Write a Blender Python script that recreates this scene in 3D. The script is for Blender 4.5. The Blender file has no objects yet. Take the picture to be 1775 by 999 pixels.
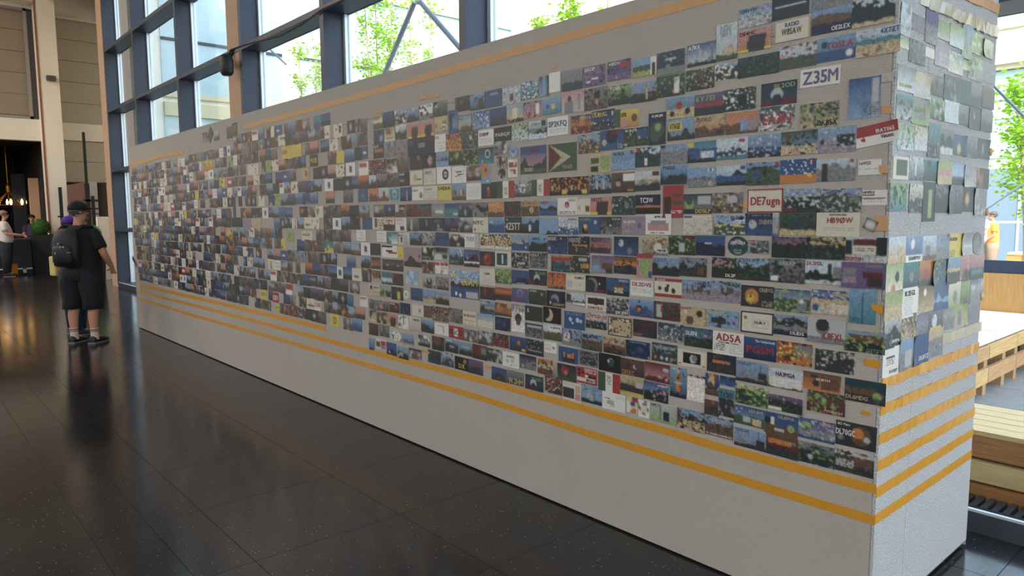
import bpy, bmesh, math, random
import numpy as np
from mathutils import Matrix, Vector, Euler
random.seed(7)
R = random.Random(11)
C = bpy.context.scene.collection
SC = bpy.context.scene
# ------------------------------------------------------------------ camera, world, lights, exposure
H_CAM = 1.53
YAW, PITCH, ROLL = math.radians(48.722), math.radians(5.829), math.radians(-0.365)
F_PX = 1235.25
_f = Vector((-math.sin(YAW) * math.cos(PITCH), math.cos(YAW) * math.cos(PITCH), -math.sin(PITCH)))
_r0 = Vector((math.cos(YAW), math.sin(YAW), 0)); _u0 = _r0.cross(_f)
_r = _r0 * math.cos(ROLL) + _u0 * math.sin(ROLL); _u = -_r0 * math.sin(ROLL) + _u0 * math.cos(ROLL)
cam = bpy.data.cameras.new('camera'); camo = bpy.data.objects.new('camera', cam); C.objects.link(camo)
cam.sensor_width = 36.0; cam.lens = F_PX / 1775 * 36; cam.clip_start = .05; cam.clip_end = 400
camo.matrix_world = Matrix(((_r.x, _u.x, -_f.x, 0), (_r.y, _u.y, -_f.y, 0), (_r.z, _u.z, -_f.z, H_CAM), (0, 0, 0, 1)))
SC.camera = camo
SC.view_settings.view_transform = 'Standard'; SC.view_settings.look = 'None'
SC.view_settings.gamma = 1.0; SC.view_settings.use_curve_mapping = False
SC.view_settings.exposure = 0.0
SKY, SUN, FILL = 0.95, 4.2, 1.0
w = bpy.data.worlds.new('sky'); SC.world = w; w.use_nodes = True
nt = w.node_tree; nt.nodes.clear()
sky = nt.nodes.new('ShaderNodeTexSky'); sky.sky_type = 'NISHITA'; sky.sun_disc = False
sky.sun_elevation = math.radians(42); sky.sun_rotation = math.radians(130); sky.air_density = 1.2; sky.dust_density = 2.5
# thin bright cloud over the sky dome
tc = nt.nodes.new('ShaderNodeTexCoord'); nz = nt.nodes.new('ShaderNodeTexNoise'); nz.inputs['Scale'].default_value = 2.6; nz.inputs['Detail'].default_value = 6
cr = nt.nodes.new('ShaderNodeValToRGB'); cr.color_ramp.elements[0].position = .42; cr.color_ramp.elements[1].position = .68
mx = nt.nodes.new('ShaderNodeMixRGB'); mx.inputs[2].default_value = (2.6, 2.7, 2.8, 1)
bg = nt.nodes.new('ShaderNodeBackground'); bg.inputs[1].default_value = SKY
ow = nt.nodes.new('ShaderNodeOutputWorld')
nt.links.new(tc.outputs['Generated'], nz.inputs['Vector']); nt.links.new(nz.outputs['Fac'], cr.inputs[0])
nt.links.new(cr.outputs[0], mx.inputs[0]); nt.links.new(sky.outputs[0], mx.inputs[1])
nt.links.new(mx.outputs[0], bg.inputs[0]); nt.links.new(bg.outputs[0], ow.inputs[0])
sl = bpy.data.lights.new('sun', 'SUN'); sl.energy = SUN; sl.angle = .01; sl.color = (1, .95, .86)
so = bpy.data.objects.new('sun', sl); C.objects.link(so)
so.rotation_euler = Vector((.45, -.55, .70)).to_track_quat('Z', 'Y').to_euler(); so.location = (5, -8, 20)

# ------------------------------------------------------------------ helpers
def lin(c):
    return tuple(((v / 255) / 12.92 if v / 255 <= .04045 else ((v / 255 + .055) / 1.055) ** 2.4) for v in c)
MATS = {}
def mat(name, col, rough=.6, metal=0, noise=None, bump=None, emit=0, spec=.5, stretch=None, coat=0):
    """col in sRGB 0..255; noise=(scale, amount, second colour); bump=(scale, strength)."""
    if name in MATS: return MATS[name]
    m = bpy.data.materials.new(name); m.use_nodes = True; n = m.node_tree; b = n.nodes['Principled BSDF']
    c = lin(col) + (1,); b.inputs['Base Color'].default_value = c; b.inputs['Roughness'].default_value = rough
    b.inputs['Metallic'].default_value = metal; b.inputs['Specular IOR Level'].default_value = spec
    b.inputs['Coat Weight'].default_value = coat
    if emit: b.inputs['Emission Color'].default_value = c; b.inputs['Emission Strength'].default_value = emit
    if noise or bump:
        t = n.nodes.new('ShaderNodeTexCoord'); mp = n.nodes.new('ShaderNodeMapping'); n.links.new(t.outputs['Object'], mp.inputs[0])
        if stretch: mp.inputs['Scale'].default_value = stretch
    if noise:
        z = n.nodes.new('ShaderNodeTexNoise'); z.inputs['Scale'].default_value = noise[0]; z.inputs['Detail'].default_value = 6
        rp = n.nodes.new('ShaderNodeValToRGB'); rp.color_ramp.elements[0].position = .5 - .25; rp.color_ramp.elements[1].position = .75
        rp.color_ramp.elements[0].color = c; c2 = lin(noise[2]) if len(noise) > 2 else tuple(v * (1 - noise[1]) for v in c[:3])
        rp.color_ramp.elements[1].color = tuple(c2) + (1,)
        n.links.new(mp.outputs[0], z.inputs['Vector']); n.links.new(z.outputs['Fac'], rp.inputs[0]); n.links.new(rp.outputs[0], b.inputs['Base Color'])
    if bump:
        z = n.nodes.new('ShaderNodeTexNoise'); z.inputs['Scale'].default_value = bump[0]; z.inputs['Detail'].default_value = 4
        bp = n.nodes.new('ShaderNodeBump'); bp.inputs['Strength'].default_value = bump[1]; bp.inputs['Distance'].default_value = .02
        n.links.new(mp.outputs[0], z.inputs['Vector']); n.links.new(z.outputs['Fac'], bp.inputs['Height']); n.links.new(bp.outputs[0], b.inputs['Normal'])
    MATS[name] = m; return m
def glass_mat(name, tint, refl=1.0):
    m = bpy.data.materials.new(name); m.use_nodes = True; n = m.node_tree; n.nodes.clear()
    o = n.nodes.new('ShaderNodeOutputMaterial'); t = n.nodes.new('ShaderNodeBsdfTransparent'); g = n.nodes.new('ShaderNodeBsdfGlossy')
    lw = n.nodes.new('ShaderNodeLayerWeight'); lw.inputs[0].default_value = .5; x = n.nodes.new('ShaderNodeMixShader')
    f = n.nodes.new('ShaderNodeMath'); f.operation = 'POWER'; f.inputs[1].default_value = 5
    mu = n.nodes.new('ShaderNodeMath'); mu.operation = 'MULTIPLY_ADD'; mu.inputs[1].default_value = .55 * refl; mu.inputs[2].default_value = .025 * refl
    n.links.new(lw.outputs['Facing'], f.inputs[0])
    t.inputs[0].default_value = tint + (1,); g.inputs['Roughness'].default_value = .02
    n.links.new(f.outputs[0], mu.inputs[0]); n.links.new(mu.outputs[0], x.inputs[0]); n.links.new(t.outputs[0], x.inputs[1]); n.links.new(g.outputs[0], x.inputs[2]); n.links.new(x.outputs[0], o.inputs[0])
    MATS[name] = m; return m
def link(name, me, m=None, parent=None, loc=(0, 0, 0), rot=(0, 0, 0)):
    o = bpy.data.objects.new(name, me); C.objects.link(o); o.location = loc; o.rotation_euler = rot
    if m is not None and me is not None and not me.materials: me.materials.append(m)
    if parent is not None: o.parent = parent
    return o
def pd(name, v, f, m=None, parent=None, loc=(0, 0, 0), rot=(0, 0, 0), smooth=False):
    me = bpy.data.meshes.new(name); me.from_pydata([tuple(p) for p in v], [], [tuple(q) for q in f]); me.update()
    if smooth: me.polygons.foreach_set('use_smooth', [True] * len(me.polygons))
    return link(name, me, m, parent, loc, rot)
def bx(x0, x1, y0, y1, z0, z1):
    return ([(x0, y0, z0), (x1, y0, z0), (x1, y1, z0), (x0, y1, z0), (x0, y0, z1), (x1, y0, z1), (x1, y1, z1), (x0, y1, z1)],
            [(0, 3, 2, 1), (4, 5, 6, 7), (0, 1, 5, 4), (1, 2, 6, 5), (2, 3, 7, 6), (3, 0, 4, 7)])
def join(*parts):
    v, f = [], []
    for a, b in parts:
        k = len(v); v += list(a); f += [tuple(i + k for i in q) for q in b]
    return v, f
def box(name, x0, x1, y0, y1, z0, z1, m, parent=None, bev=0):
    o = pd(name, *bx(x0, x1, y0, y1, z0, z1), m, parent)
    if bev: bevel(o, bev)
    return o
def bevel(o, wd, seg=2):
    bm = bmesh.new(); bm.from_mesh(o.data); bmesh.ops.bevel(bm, geom=bm.edges[:], offset=wd, segments=seg, affect='EDGES', profile=.5); bm.to_mesh(o.data); bm.free()
def frame_of(d):
    d = Vector(d).normalized(); a = Vector((0, 0, 1)) if abs(d.z) < .9 else Vector((1, 0, 0))
    p = d.cross(a).normalized(); return p, d.cross(p).normalized()
def tube(p0, p1, r0, r1=None, n=8):
    r1 = r0 if r1 is None else r1; p0 = Vector(p0); p1 = Vector(p1); a, b = frame_of(p1 - p0); v = []
    for p, r in ((p0, r0), (p1, r1)):
        for k in range(n): t = 2 * math.pi * k / n; v.append(p + (a * math.cos(t) + b * math.sin(t)) * r)
    f = [(k, (k + 1) % n, n + (k + 1) % n, n + k) for k in range(n)] + [tuple(range(n))[::-1], tuple(range(n, 2 * n))]
    return v, f
def loft(rings, n=20, cap=True, axis=None):
    """rings: (centre, rx, ry[, normal]) ellipses; default they lie flat in XY."""
    v, f = [], []
    for rg in rings:
        c = Vector(rg[0])
        if len(rg) > 3 and rg[3] is not None: a, b = frame_of(rg[3])
        else: a, b = Vector((1, 0, 0)), Vector((0, 1, 0))
        for k in range(n):
            t = 2 * math.pi * k / n; v.append(c + a * math.cos(t) * rg[1] + b * math.sin(t) * rg[2])
    for i in range(len(rings) - 1):
        for k in range(n): f.append((i * n + k, i * n + (k + 1) % n, (i + 1) * n + (k + 1) % n, (i + 1) * n + k))
    if cap: f.append(tuple(range(n))[::-1]); f.append(tuple(range((len(rings) - 1) * n, len(rings) * n)))
    return v, f
def ball(c, rx, ry, rz, nu=16, nv=10):
    c = Vector(c); rings = []
    for j in range(nv + 1):
        t = math.pi * j / nv; rings.append((c + Vector((0, 0, -math.cos(t) * rz)), max(math.sin(t), .02) * rx, max(math.sin(t), .02) * ry))
    return loft(rings, nu)
def empty(name, loc=(0, 0, 0), rz=0, parent=None):
    o = bpy.data.objects.new(name, None); C.objects.link(o); o.location = loc; o.rotation_euler = (0, 0, rz)
    if parent is not None: o.parent = parent
    return o
def tag(o, label=None, cat=None, group=None, kind=None):
    if label: o['label'] = label
    if cat: o['category'] = cat
    if group: o['group'] = group
    if kind: o['kind'] = kind
    return o
def struct(o, label=None): return tag(o, label, None, None, 'structure')
# ------------------------------------------------------------------ materials of the place
M_white = mat('painted_white', (232, 226, 214), .8, noise=(3, .05), bump=(60, .05))
M_fin = mat('facade_steel', (56, 63, 78), .45, metal=.25, noise=(2, .12))
M_tan = mat('tan_column', (176, 146, 124), .75, noise=(5, .06), bump=(40, .05))
M_alu = mat('pale_aluminium', (215, 222, 230), .35, metal=.4)
M_glass = glass_mat('clear_glass', (.955, .98, .975))
M_ceil = mat('ceiling_paint', (205, 195, 180), .9)
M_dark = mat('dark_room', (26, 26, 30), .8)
M_black = mat('black_metal', (18, 19, 22), .45)
M_blind = mat('blind_fabric', (150, 138, 122), .85, noise=(90, .1))
M_grate = mat('grating', (60, 64, 70), .5, metal=.3)
def floor_mat():
    m = bpy.data.materials.new('dark_terrazzo'); m.use_nodes = True; n = m.node_tree; b = n.nodes['Principled BSDF']
    g = n.nodes.new('ShaderNodeNewGeometry'); L = n.links.new
    z = n.nodes.new('ShaderNodeTexNoise'); z.inputs['Scale'].default_value = 220; z.inputs['Detail'].default_value = 3; L(g.outputs['Position'], z.inputs['Vector'])
    r1 = n.nodes.new('ShaderNodeValToRGB'); r1.color_ramp.elements[0].color = (.008, .008, .009, 1); r1.color_ramp.elements[1].color = (.034, .034, .037, 1); L(z.outputs['Fac'], r1.inputs[0])
    v = n.nodes.new('ShaderNodeTexVoronoi'); v.inputs['Scale'].default_value = 34; L(g.outputs['Position'], v.inputs['Vector'])
    r2 = n.nodes.new('ShaderNodeValToRGB'); r2.color_ramp.elements[0].position = .085; r2.color_ramp.elements[0].color = (1, 1, 1, 1); r2.color_ramp.elements[1].position = .125; r2.color_ramp.elements[1].color = (0, 0, 0, 1); L(v.outputs['Distance'], r2.inputs[0])
    sp = n.nodes.new('ShaderNodeSeparateColor'); L(v.outputs['Color'], sp.inputs[0])
    mt = n.nodes.new('ShaderNodeMath'); mt.operation = 'GREATER_THAN'; mt.inputs[1].default_value = .45; L(sp.outputs[0], mt.inputs[0])
    mm = n.nodes.new('ShaderNodeMath'); mm.operation = 'MULTIPLY'; L(r2.outputs[0], mm.inputs[0]); L(mt.outputs[0], mm.inputs[1])
    mx = n.nodes.new('ShaderNodeMixRGB'); mx.inputs[2].default_value = (.26, .24, .2, 1); L(mm.outputs[0], mx.inputs[0]); L(r1.outputs[0], mx.inputs[1]); L(mx.outputs[0], b.inputs['Base Color'])
    z2 = n.nodes.new('ShaderNodeTexNoise'); z2.inputs['Scale'].default_value = 1.6; z2.inputs['Detail'].default_value = 5; L(g.outputs['Position'], z2.inputs['Vector'])
    mr = n.nodes.new('ShaderNodeMapRange'); mr.inputs[3].default_value = .10; mr.inputs[4].default_value = .20; L(z2.outputs['Fac'], mr.inputs[0]); L(mr.outputs[0], b.inputs['Roughness'])
    z3 = n.nodes.new('ShaderNodeTexNoise'); z3.inputs['Scale'].default_value = 9; L(g.outputs['Position'], z3.inputs['Vector'])
    bp = n.nodes.new('ShaderNodeBump'); bp.inputs['Strength'].default_value = .03; bp.inputs['Distance'].default_value = .02; L(z3.outputs['Fac'], bp.inputs['Height']); L(bp.outputs[0], b.inputs['Normal'])
    return m
M_floor = floor_mat()
M_joint = mat('floor_joint', (14, 14, 16), .7)
# ------------------------------------------------------------------ hall shell
fl = struct(box('floor', -32, 9, -15, 4.2, -.3, -.004, M_joint), 'dark polished stone floor of the hall')
YB = [-2.36, -1.61, -.86, -.11, .64, .89, 1.14, 1.89, 2.64, 3.39, 4.14]
XB = [-14.22 + .745 * i for i in range(21)]
tm = {}
def tile_mesh(wx, wy):
    k = (round(wx, 3), round(wy, 3))
    if k not in tm:
        g = .0015; v = [(g, g, -.02), (wx - g, g, -.02), (wx - g, wy - g, -.02), (g, wy - g, -.02)]; e = .0016
        v += [(g, g, -.0001), (wx - g, g, -.0001), (wx - g, wy - g, -.0001), (g, wy - g, -.0001), (e, e, 0), (wx - e, e, 0), (wx - e, wy - e, 0), (e, wy - e, 0)]
        f = [(8, 9, 10, 11)] + [(a, (a + 1) % 4, 4 + (a + 1) % 4, 4 + a) for a in range(4)] + [(4 + a, 4 + (a + 1) % 4, 8 + (a + 1) % 4, 8 + a) for a in range(4)]
        me = bpy.data.meshes.new('floor_tile'); me.from_pydata(v, [], f); me.materials.append(M_floor); tm[k] = me
    return tm[k]
for j in range(len(YB) - 1):
    for i in range(len(XB) - 1):
        link('floor_tile', tile_mesh(XB[i + 1] - XB[i], YB[j + 1] - YB[j]), None, fl, (XB[i], YB[j], 0), (0, 0, 0))
far = []
for i in range(24):
    for j in range(26): far.append(bx(-32 + .745 * i + .002, -32 + .745 * (i + 1) - .002 if i < 23 else -14.222, -15 + .737 * j + .002, min(-15 + .737 * (j + 1) - .002, 4.14), -.02, 0))
for i in range(31):
    for j in range(17): far.append(bx(-14.22 + .745 * i + .002, -14.22 + .745 * (i + 1) - .002, -15 + .743 * j + .002, -15 + .743 * (j + 1) - .003, -.02, 0))
tag(pd('floor_tile_field', *join(*far), M_floor, fl), kind='stuff')
struct(pd('ceiling', *join(bx(-32, 9, -15, 4.4, 9.0, 9.3), bx(-32, -18.2, 4.4, 5.6, 9.0, 9.3)), M_ceil), 'pale hall ceiling')
struct(box('floor_annex', -32, -18.2, 4.2, 5.5, -.3, 0, M_floor), 'dark floor behind the end of the facade')
wr = struct(empty('wall_right'), 'white piers and beams of the unseen hall end with added glazing')  # unseen glazing added here to light the display wall's end face
box('wall_panel', 9, 9.2, -15, 4.4, 7.2, 9, M_white, wr)
for i in range(5): box('wall_pier', 9, 9.2, -15 + i * 4.75, -14.6 + i * 4.75, 0, 7.2, M_white, wr)
box('wall_panel', 9, 9.2, -14.6, -5.5, 0, 7.2, M_white, wr)
for i in range(2, 4): box('pane', 9.08, 9.1, -14.6 + i * 4.75, -10.25 + i * 4.75, 0, 7.2, M_glass, struct(empty('window_%d' % (40 + i))))
# back wall out of view; window band added for daylight and card sheen
wb = struct(empty('wall_back'), 'white wall with an added window band across the hall')
box('wall_panel', -32, 9, -15.2, -15, 0, 5.6, M_white, wb); box('wall_panel', -32, 9, -15.2, -15, 8.6, 9, M_white, wb)
for i in range(8): box('wall_pier', -32 + i * 5.8, -31.2 + i * 5.8, -15.2, -15, 5.6, 8.6, M_white, wb)
for i in range(7):
    wn = struct(empty('window_%d' % (20 + i)))
    box('pane', -31.2 + i * 5.8, -26.2 + i * 5.8, -15.11, -15.09, 5.6, 8.6, M_glass, wn)
# glazed facade: bays between fins
FX = [-17.58, -15.30, -12.68, -9.91, -7.51, -4.94, -2.40, .15, 2.7, 5.25, 9.0]
GY, FY0 = 4.10, 3.83
TZ = [5.10, 6.37, 7.64]
def fin(x, par):
    box('fin', x - .09, x, FY0, GY - .03, .06, 9, M_fin, par)
    box('fin_cover', x - .075, x + .045, GY - .03, GY + .05, .06, 9, M_alu, par)
for i in range(len(FX) - 1):
    x0, x1 = FX[i], FX[i + 1]; wn = struct(empty('window_%d' % (i + 1)), 'tall glazed facade bay with dark steel fins')
    fin(x0, wn)
    zs = [.1, 1.27, 2.55, 3.83] + TZ + [9.0] if x1 < -6 else [.0, 2.50, 3.83] + TZ + [9.0]
    if x0 > -8.0 and x1 < -1.0: zs = [.0, 2.50, 5.10, 6.37, 7.64, 9.0] if x0 > -6 else [.1, 2.5, 3.83] + TZ + [9.0]
    for k in range(len(zs) - 1):
        box('pane', x0 + .045, x1 - .075, GY, GY + .024, zs[k] + (.04 if k else 0), zs[k + 1] - .03, M_glass, wn)
        if k:
            box('transom', x0, x1 - .09, FY0, GY - .012, zs[k] - .035, zs[k] + .03, M_fin, wn)
            box('transom_cover', x0 + .045, x1 - .075, GY - .012, GY + .04, zs[k] - .03, zs[k] + .04, M_fin, wn)
    box('sill', x0, x1 - .09, FY0, GY + .02 if x1 < -1.2 else FY0 + .035, 0, .10, M_fin if x1 < -1.2 else mat('sill_metal', (92, 98, 108), .35, metal=.6, noise=(8, .1)), wn)
    box('sill_edge', x0, x1 - .09, FY0, FY0 + .02, .10, .112, M_alu, wn)
struct(box('trim_1', -18.2, -17.68, 3.84, 4.35, 0, 9, M_tan), 'tan column at the end of the glass facade')
struct(box('trim_2', -10.46, -10.0, 3.84, 4.09, 0, 9, M_tan), 'tan column between two glazed bays')
# far end of the hall
we = struct(empty('wall_left'), 'white end wall with blinds and an opening to the bar')
box('wall_panel', -25.3, -25, -15, -.6, 0, 9, M_white, we)
box('lintel', -25.3, -25, -.6, 3.66, 3.78, 4.40, M_white, we)
box('wall_panel', -25.3, -25, -.6, 3.66, 7.5, 9, M_white, we)
box('wall_panel', -25.3, -25, 3.66, 5.4, 3.85, 4.36, M_white, we)
box('wall_panel', -25.3, -25, 3.66, 5.4, 7.42, 9, M_white, we)
box('wall_panel', -25.3, -25, 3.66, 5.4, 0, .9, M_white, we)
box('ceiling_beam', -25, -19, 3.66, 4.1, 7.7, 8.6, M_white, we)
box('ceiling_beam', -25, -24.4, -15, 3.66, 7.6, 8.4, M_white, we)
box('ledge', -25, -24.93, 4.1, 5.3, 7.36, 7.42, M_white, we)
struct(box('trim_3', -25.0, -24.4, 3.64, 4.11, 0, 8.6, mat('column_white', (236, 230, 218), .8)), 'white column beside the planters')
box('warm_lit_strip', -24.42, -24.385, 3.6, 3.645, 0, 8.6, mat('warm_light_tone', (150, 92, 70), .6), bpy.data.objects['trim_3'])  # reddish strip paints warm light onto the column's left side
wn = struct(empty('window_30'), 'framed window with drawn grey blinds')
for k in range(5): box('blind_panel', -25.12, -25.08, -.5, 3.42, 4.5 + .6 * k, 4.5 + .6 * (k + 1) - .012, M_blind, wn)
for a in ((-.6, 3.5, 4.40, 4.47), (-.6, 3.5, 7.43, 7.5), (3.42, 3.5, 4.4, 7.5)): box('frame', -25.1, -24.98, a[0], a[1], a[2], a[3], mat('grey_frame', (150, 145, 142), .5), wn)
box('reveal', -25.2, -24.99, 3.5, 3.66, 4.4, 7.5, mat('reveal_dark', (70, 66, 68), .8), wn)
wn = struct(empty('window_31'), 'grey blind panels beside the white column')
M_blind2 = mat('blind_grey', (186, 178, 164), .85, noise=(80, .08))
for k in range(5): box('blind_panel', -25.1, -25.06, 4.1, 5.35, 4.36 + .612 * k, 4.36 + .612 * (k + 1) - .012, M_blind2, wn)
for k in range(2): box('blind_panel', -25.1, -25.06, 4.1, 5.35, 2.62 + .612 * k, 2.62 + .612 * (k + 1) - .012, M_blind2, wn)
struct(pd('wall_side', [(-18.2, 4.35, 0), (-25.3, 5.4, 0), (-25.3, 5.5, 0), (-18.2, 4.45, 0), (-18.2, 4.35, 9), (-25.3, 5.4, 9), (-25.3, 5.5, 9), (-18.2, 4.45, 9)], bx(0, 1, 0, 1, 0, 1)[1], M_white), 'white side wall behind the facade end')
box('annex_wall', -28.2, -25.3, 5.4, 5.5, 0, 9, M_blind, we)
box('backing', -25.3, -25.14, -.6, 5.4, 4.36, 7.5, M_blind, we); box('backing', -25.3, -25.14, 4.1, 5.4, 2.6, 3.86, M_blind, we)  # sheets added behind the blinds to stop daylight leaking through the seams
box('annex_wall', -28.2, -28, 3.8, 5.6, 0, 9, M_blind, we)
ba = struct(empty('wall_bar'), 'dark walls of the bar room')
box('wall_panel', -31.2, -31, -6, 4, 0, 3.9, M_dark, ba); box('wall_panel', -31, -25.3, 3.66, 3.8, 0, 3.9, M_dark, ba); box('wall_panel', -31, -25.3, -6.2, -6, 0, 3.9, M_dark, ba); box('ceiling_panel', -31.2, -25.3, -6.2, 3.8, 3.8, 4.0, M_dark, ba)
box('wall_panel', -26.2, -26.1, 3.4, 3.655, .3, 2.75, mat('bar_tan', (200, 160, 130), .8), ba); box('wall_panel', -26.9, -26.8, 3.05, 3.4, 0, 2.9, mat('bar_navy', (24, 30, 46), .7), ba)  # tan and navy wall panels of the bar
struct(box('wall_low', -20.1, -19.95, 3.96, 4.55, 0, 1.56, M_white), 'low white partition beside the facade column')
# unseen fill lights added under the hall ceiling to brighten the interior
def ceiling_fill(x, y, sx, sy, lab, e):
    t = empty('ceiling_fill', (x, y, 8.9)); tag(t, lab, 'lamp', 'fill lights added on the hall ceiling')
    box('housing', -sx / 2 - .05, sx / 2 + .05, -sy / 2 - .05, sy / 2 + .05, -.05, .1, M_white, t)
    l = bpy.data.lights.new('fill_light', 'AREA'); l.shape = 'RECTANGLE'; l.size = sx; l.size_y = sy; l.energy = e; l.color = (1, .84, .72)
    o = bpy.data.objects.new('fill_light', l); C.objects.link(o); o.parent = t; o.location = (0, 0, -.07)
for i, x in enumerate((-20, -12.5, -5, 2.5)):
    for j, y in enumerate((-9.5, -3.5)):
        ceiling_fill(x, y, 3, 2, '%s added ceiling fill light of the %s row' % (('first', 'second', 'third', 'fourth')[i], ('window side', 'facade side')[j]), FILL * (620, 120, 50, 30)[i])
# ------------------------------------------------------------------ the display wall
WX0, WX1, WY0, WY1, WZ = -10.87, -.987, 2.583, 3.632, 2.475
M_eps = mat('rough_plaster_dim', (186, 179, 172), .9, noise=(4, .05), bump=(240, .55))  # long face toned down, its dimmer light put into the plaster colour
M_eps2 = mat('rough_plaster_daylit', (208, 209, 213), .9, noise=(160, .16), bump=(150, .9))  # same plaster made paler and cooler, daylight painted into the end face
dw = empty('display_wall', ((WX0 + WX1) / 2, (WY0 + WY1) / 2, 0)); tag(dw, 'long white rough plastered display wall covered with postcards', 'display wall')
ox, oy = dw.location.x, dw.location.y
box('core', WX0 - ox + .004, WX1 - ox - .012, WY0 - oy + .012, WY1 - oy - .004, .012, WZ - .004, mat('core_grey', (120, 118, 116), .9), dw)
xs = [WX0 + i * (WX1 - WX0) / 5 for i in range(6)]
for i in range(5):
    box('front_panel', xs[i] - ox, xs[i + 1] - ox - (.0012 if i < 4 else .013), WY0 - oy, WY0 - oy + .011, .01, 2.196, M_eps, dw)
    box('front_panel', xs[i] - ox, xs[i + 1] - ox - (.0012 if i < 4 else .013), WY0 - oy, WY0 - oy + .011, 2.198, WZ, M_eps, dw)
    box('back_panel', xs[i] - ox, xs[i + 1] - ox - .0012, WY1 - oy - .003, WY1 - oy, .01, WZ, M_eps, dw)
    box('top_panel', xs[i] - ox, xs[i + 1] - ox - .0012, WY0 - oy, WY1 - oy, WZ, WZ + .006, M_eps, dw)
for y0, y1 in ((WY0, 2.869), (2.872, WY1)): box('end_panel', WX1 - ox - .011, WX1 - ox, y0 - oy, y1 - oy, .012 if y0 < 2.7 else .035, WZ, M_eps2, dw)
box('end_panel', WX0 - ox - .002, WX0 - ox + .004, WY0 - oy, WY1 - oy, .01, WZ, M_eps2, dw)
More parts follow.
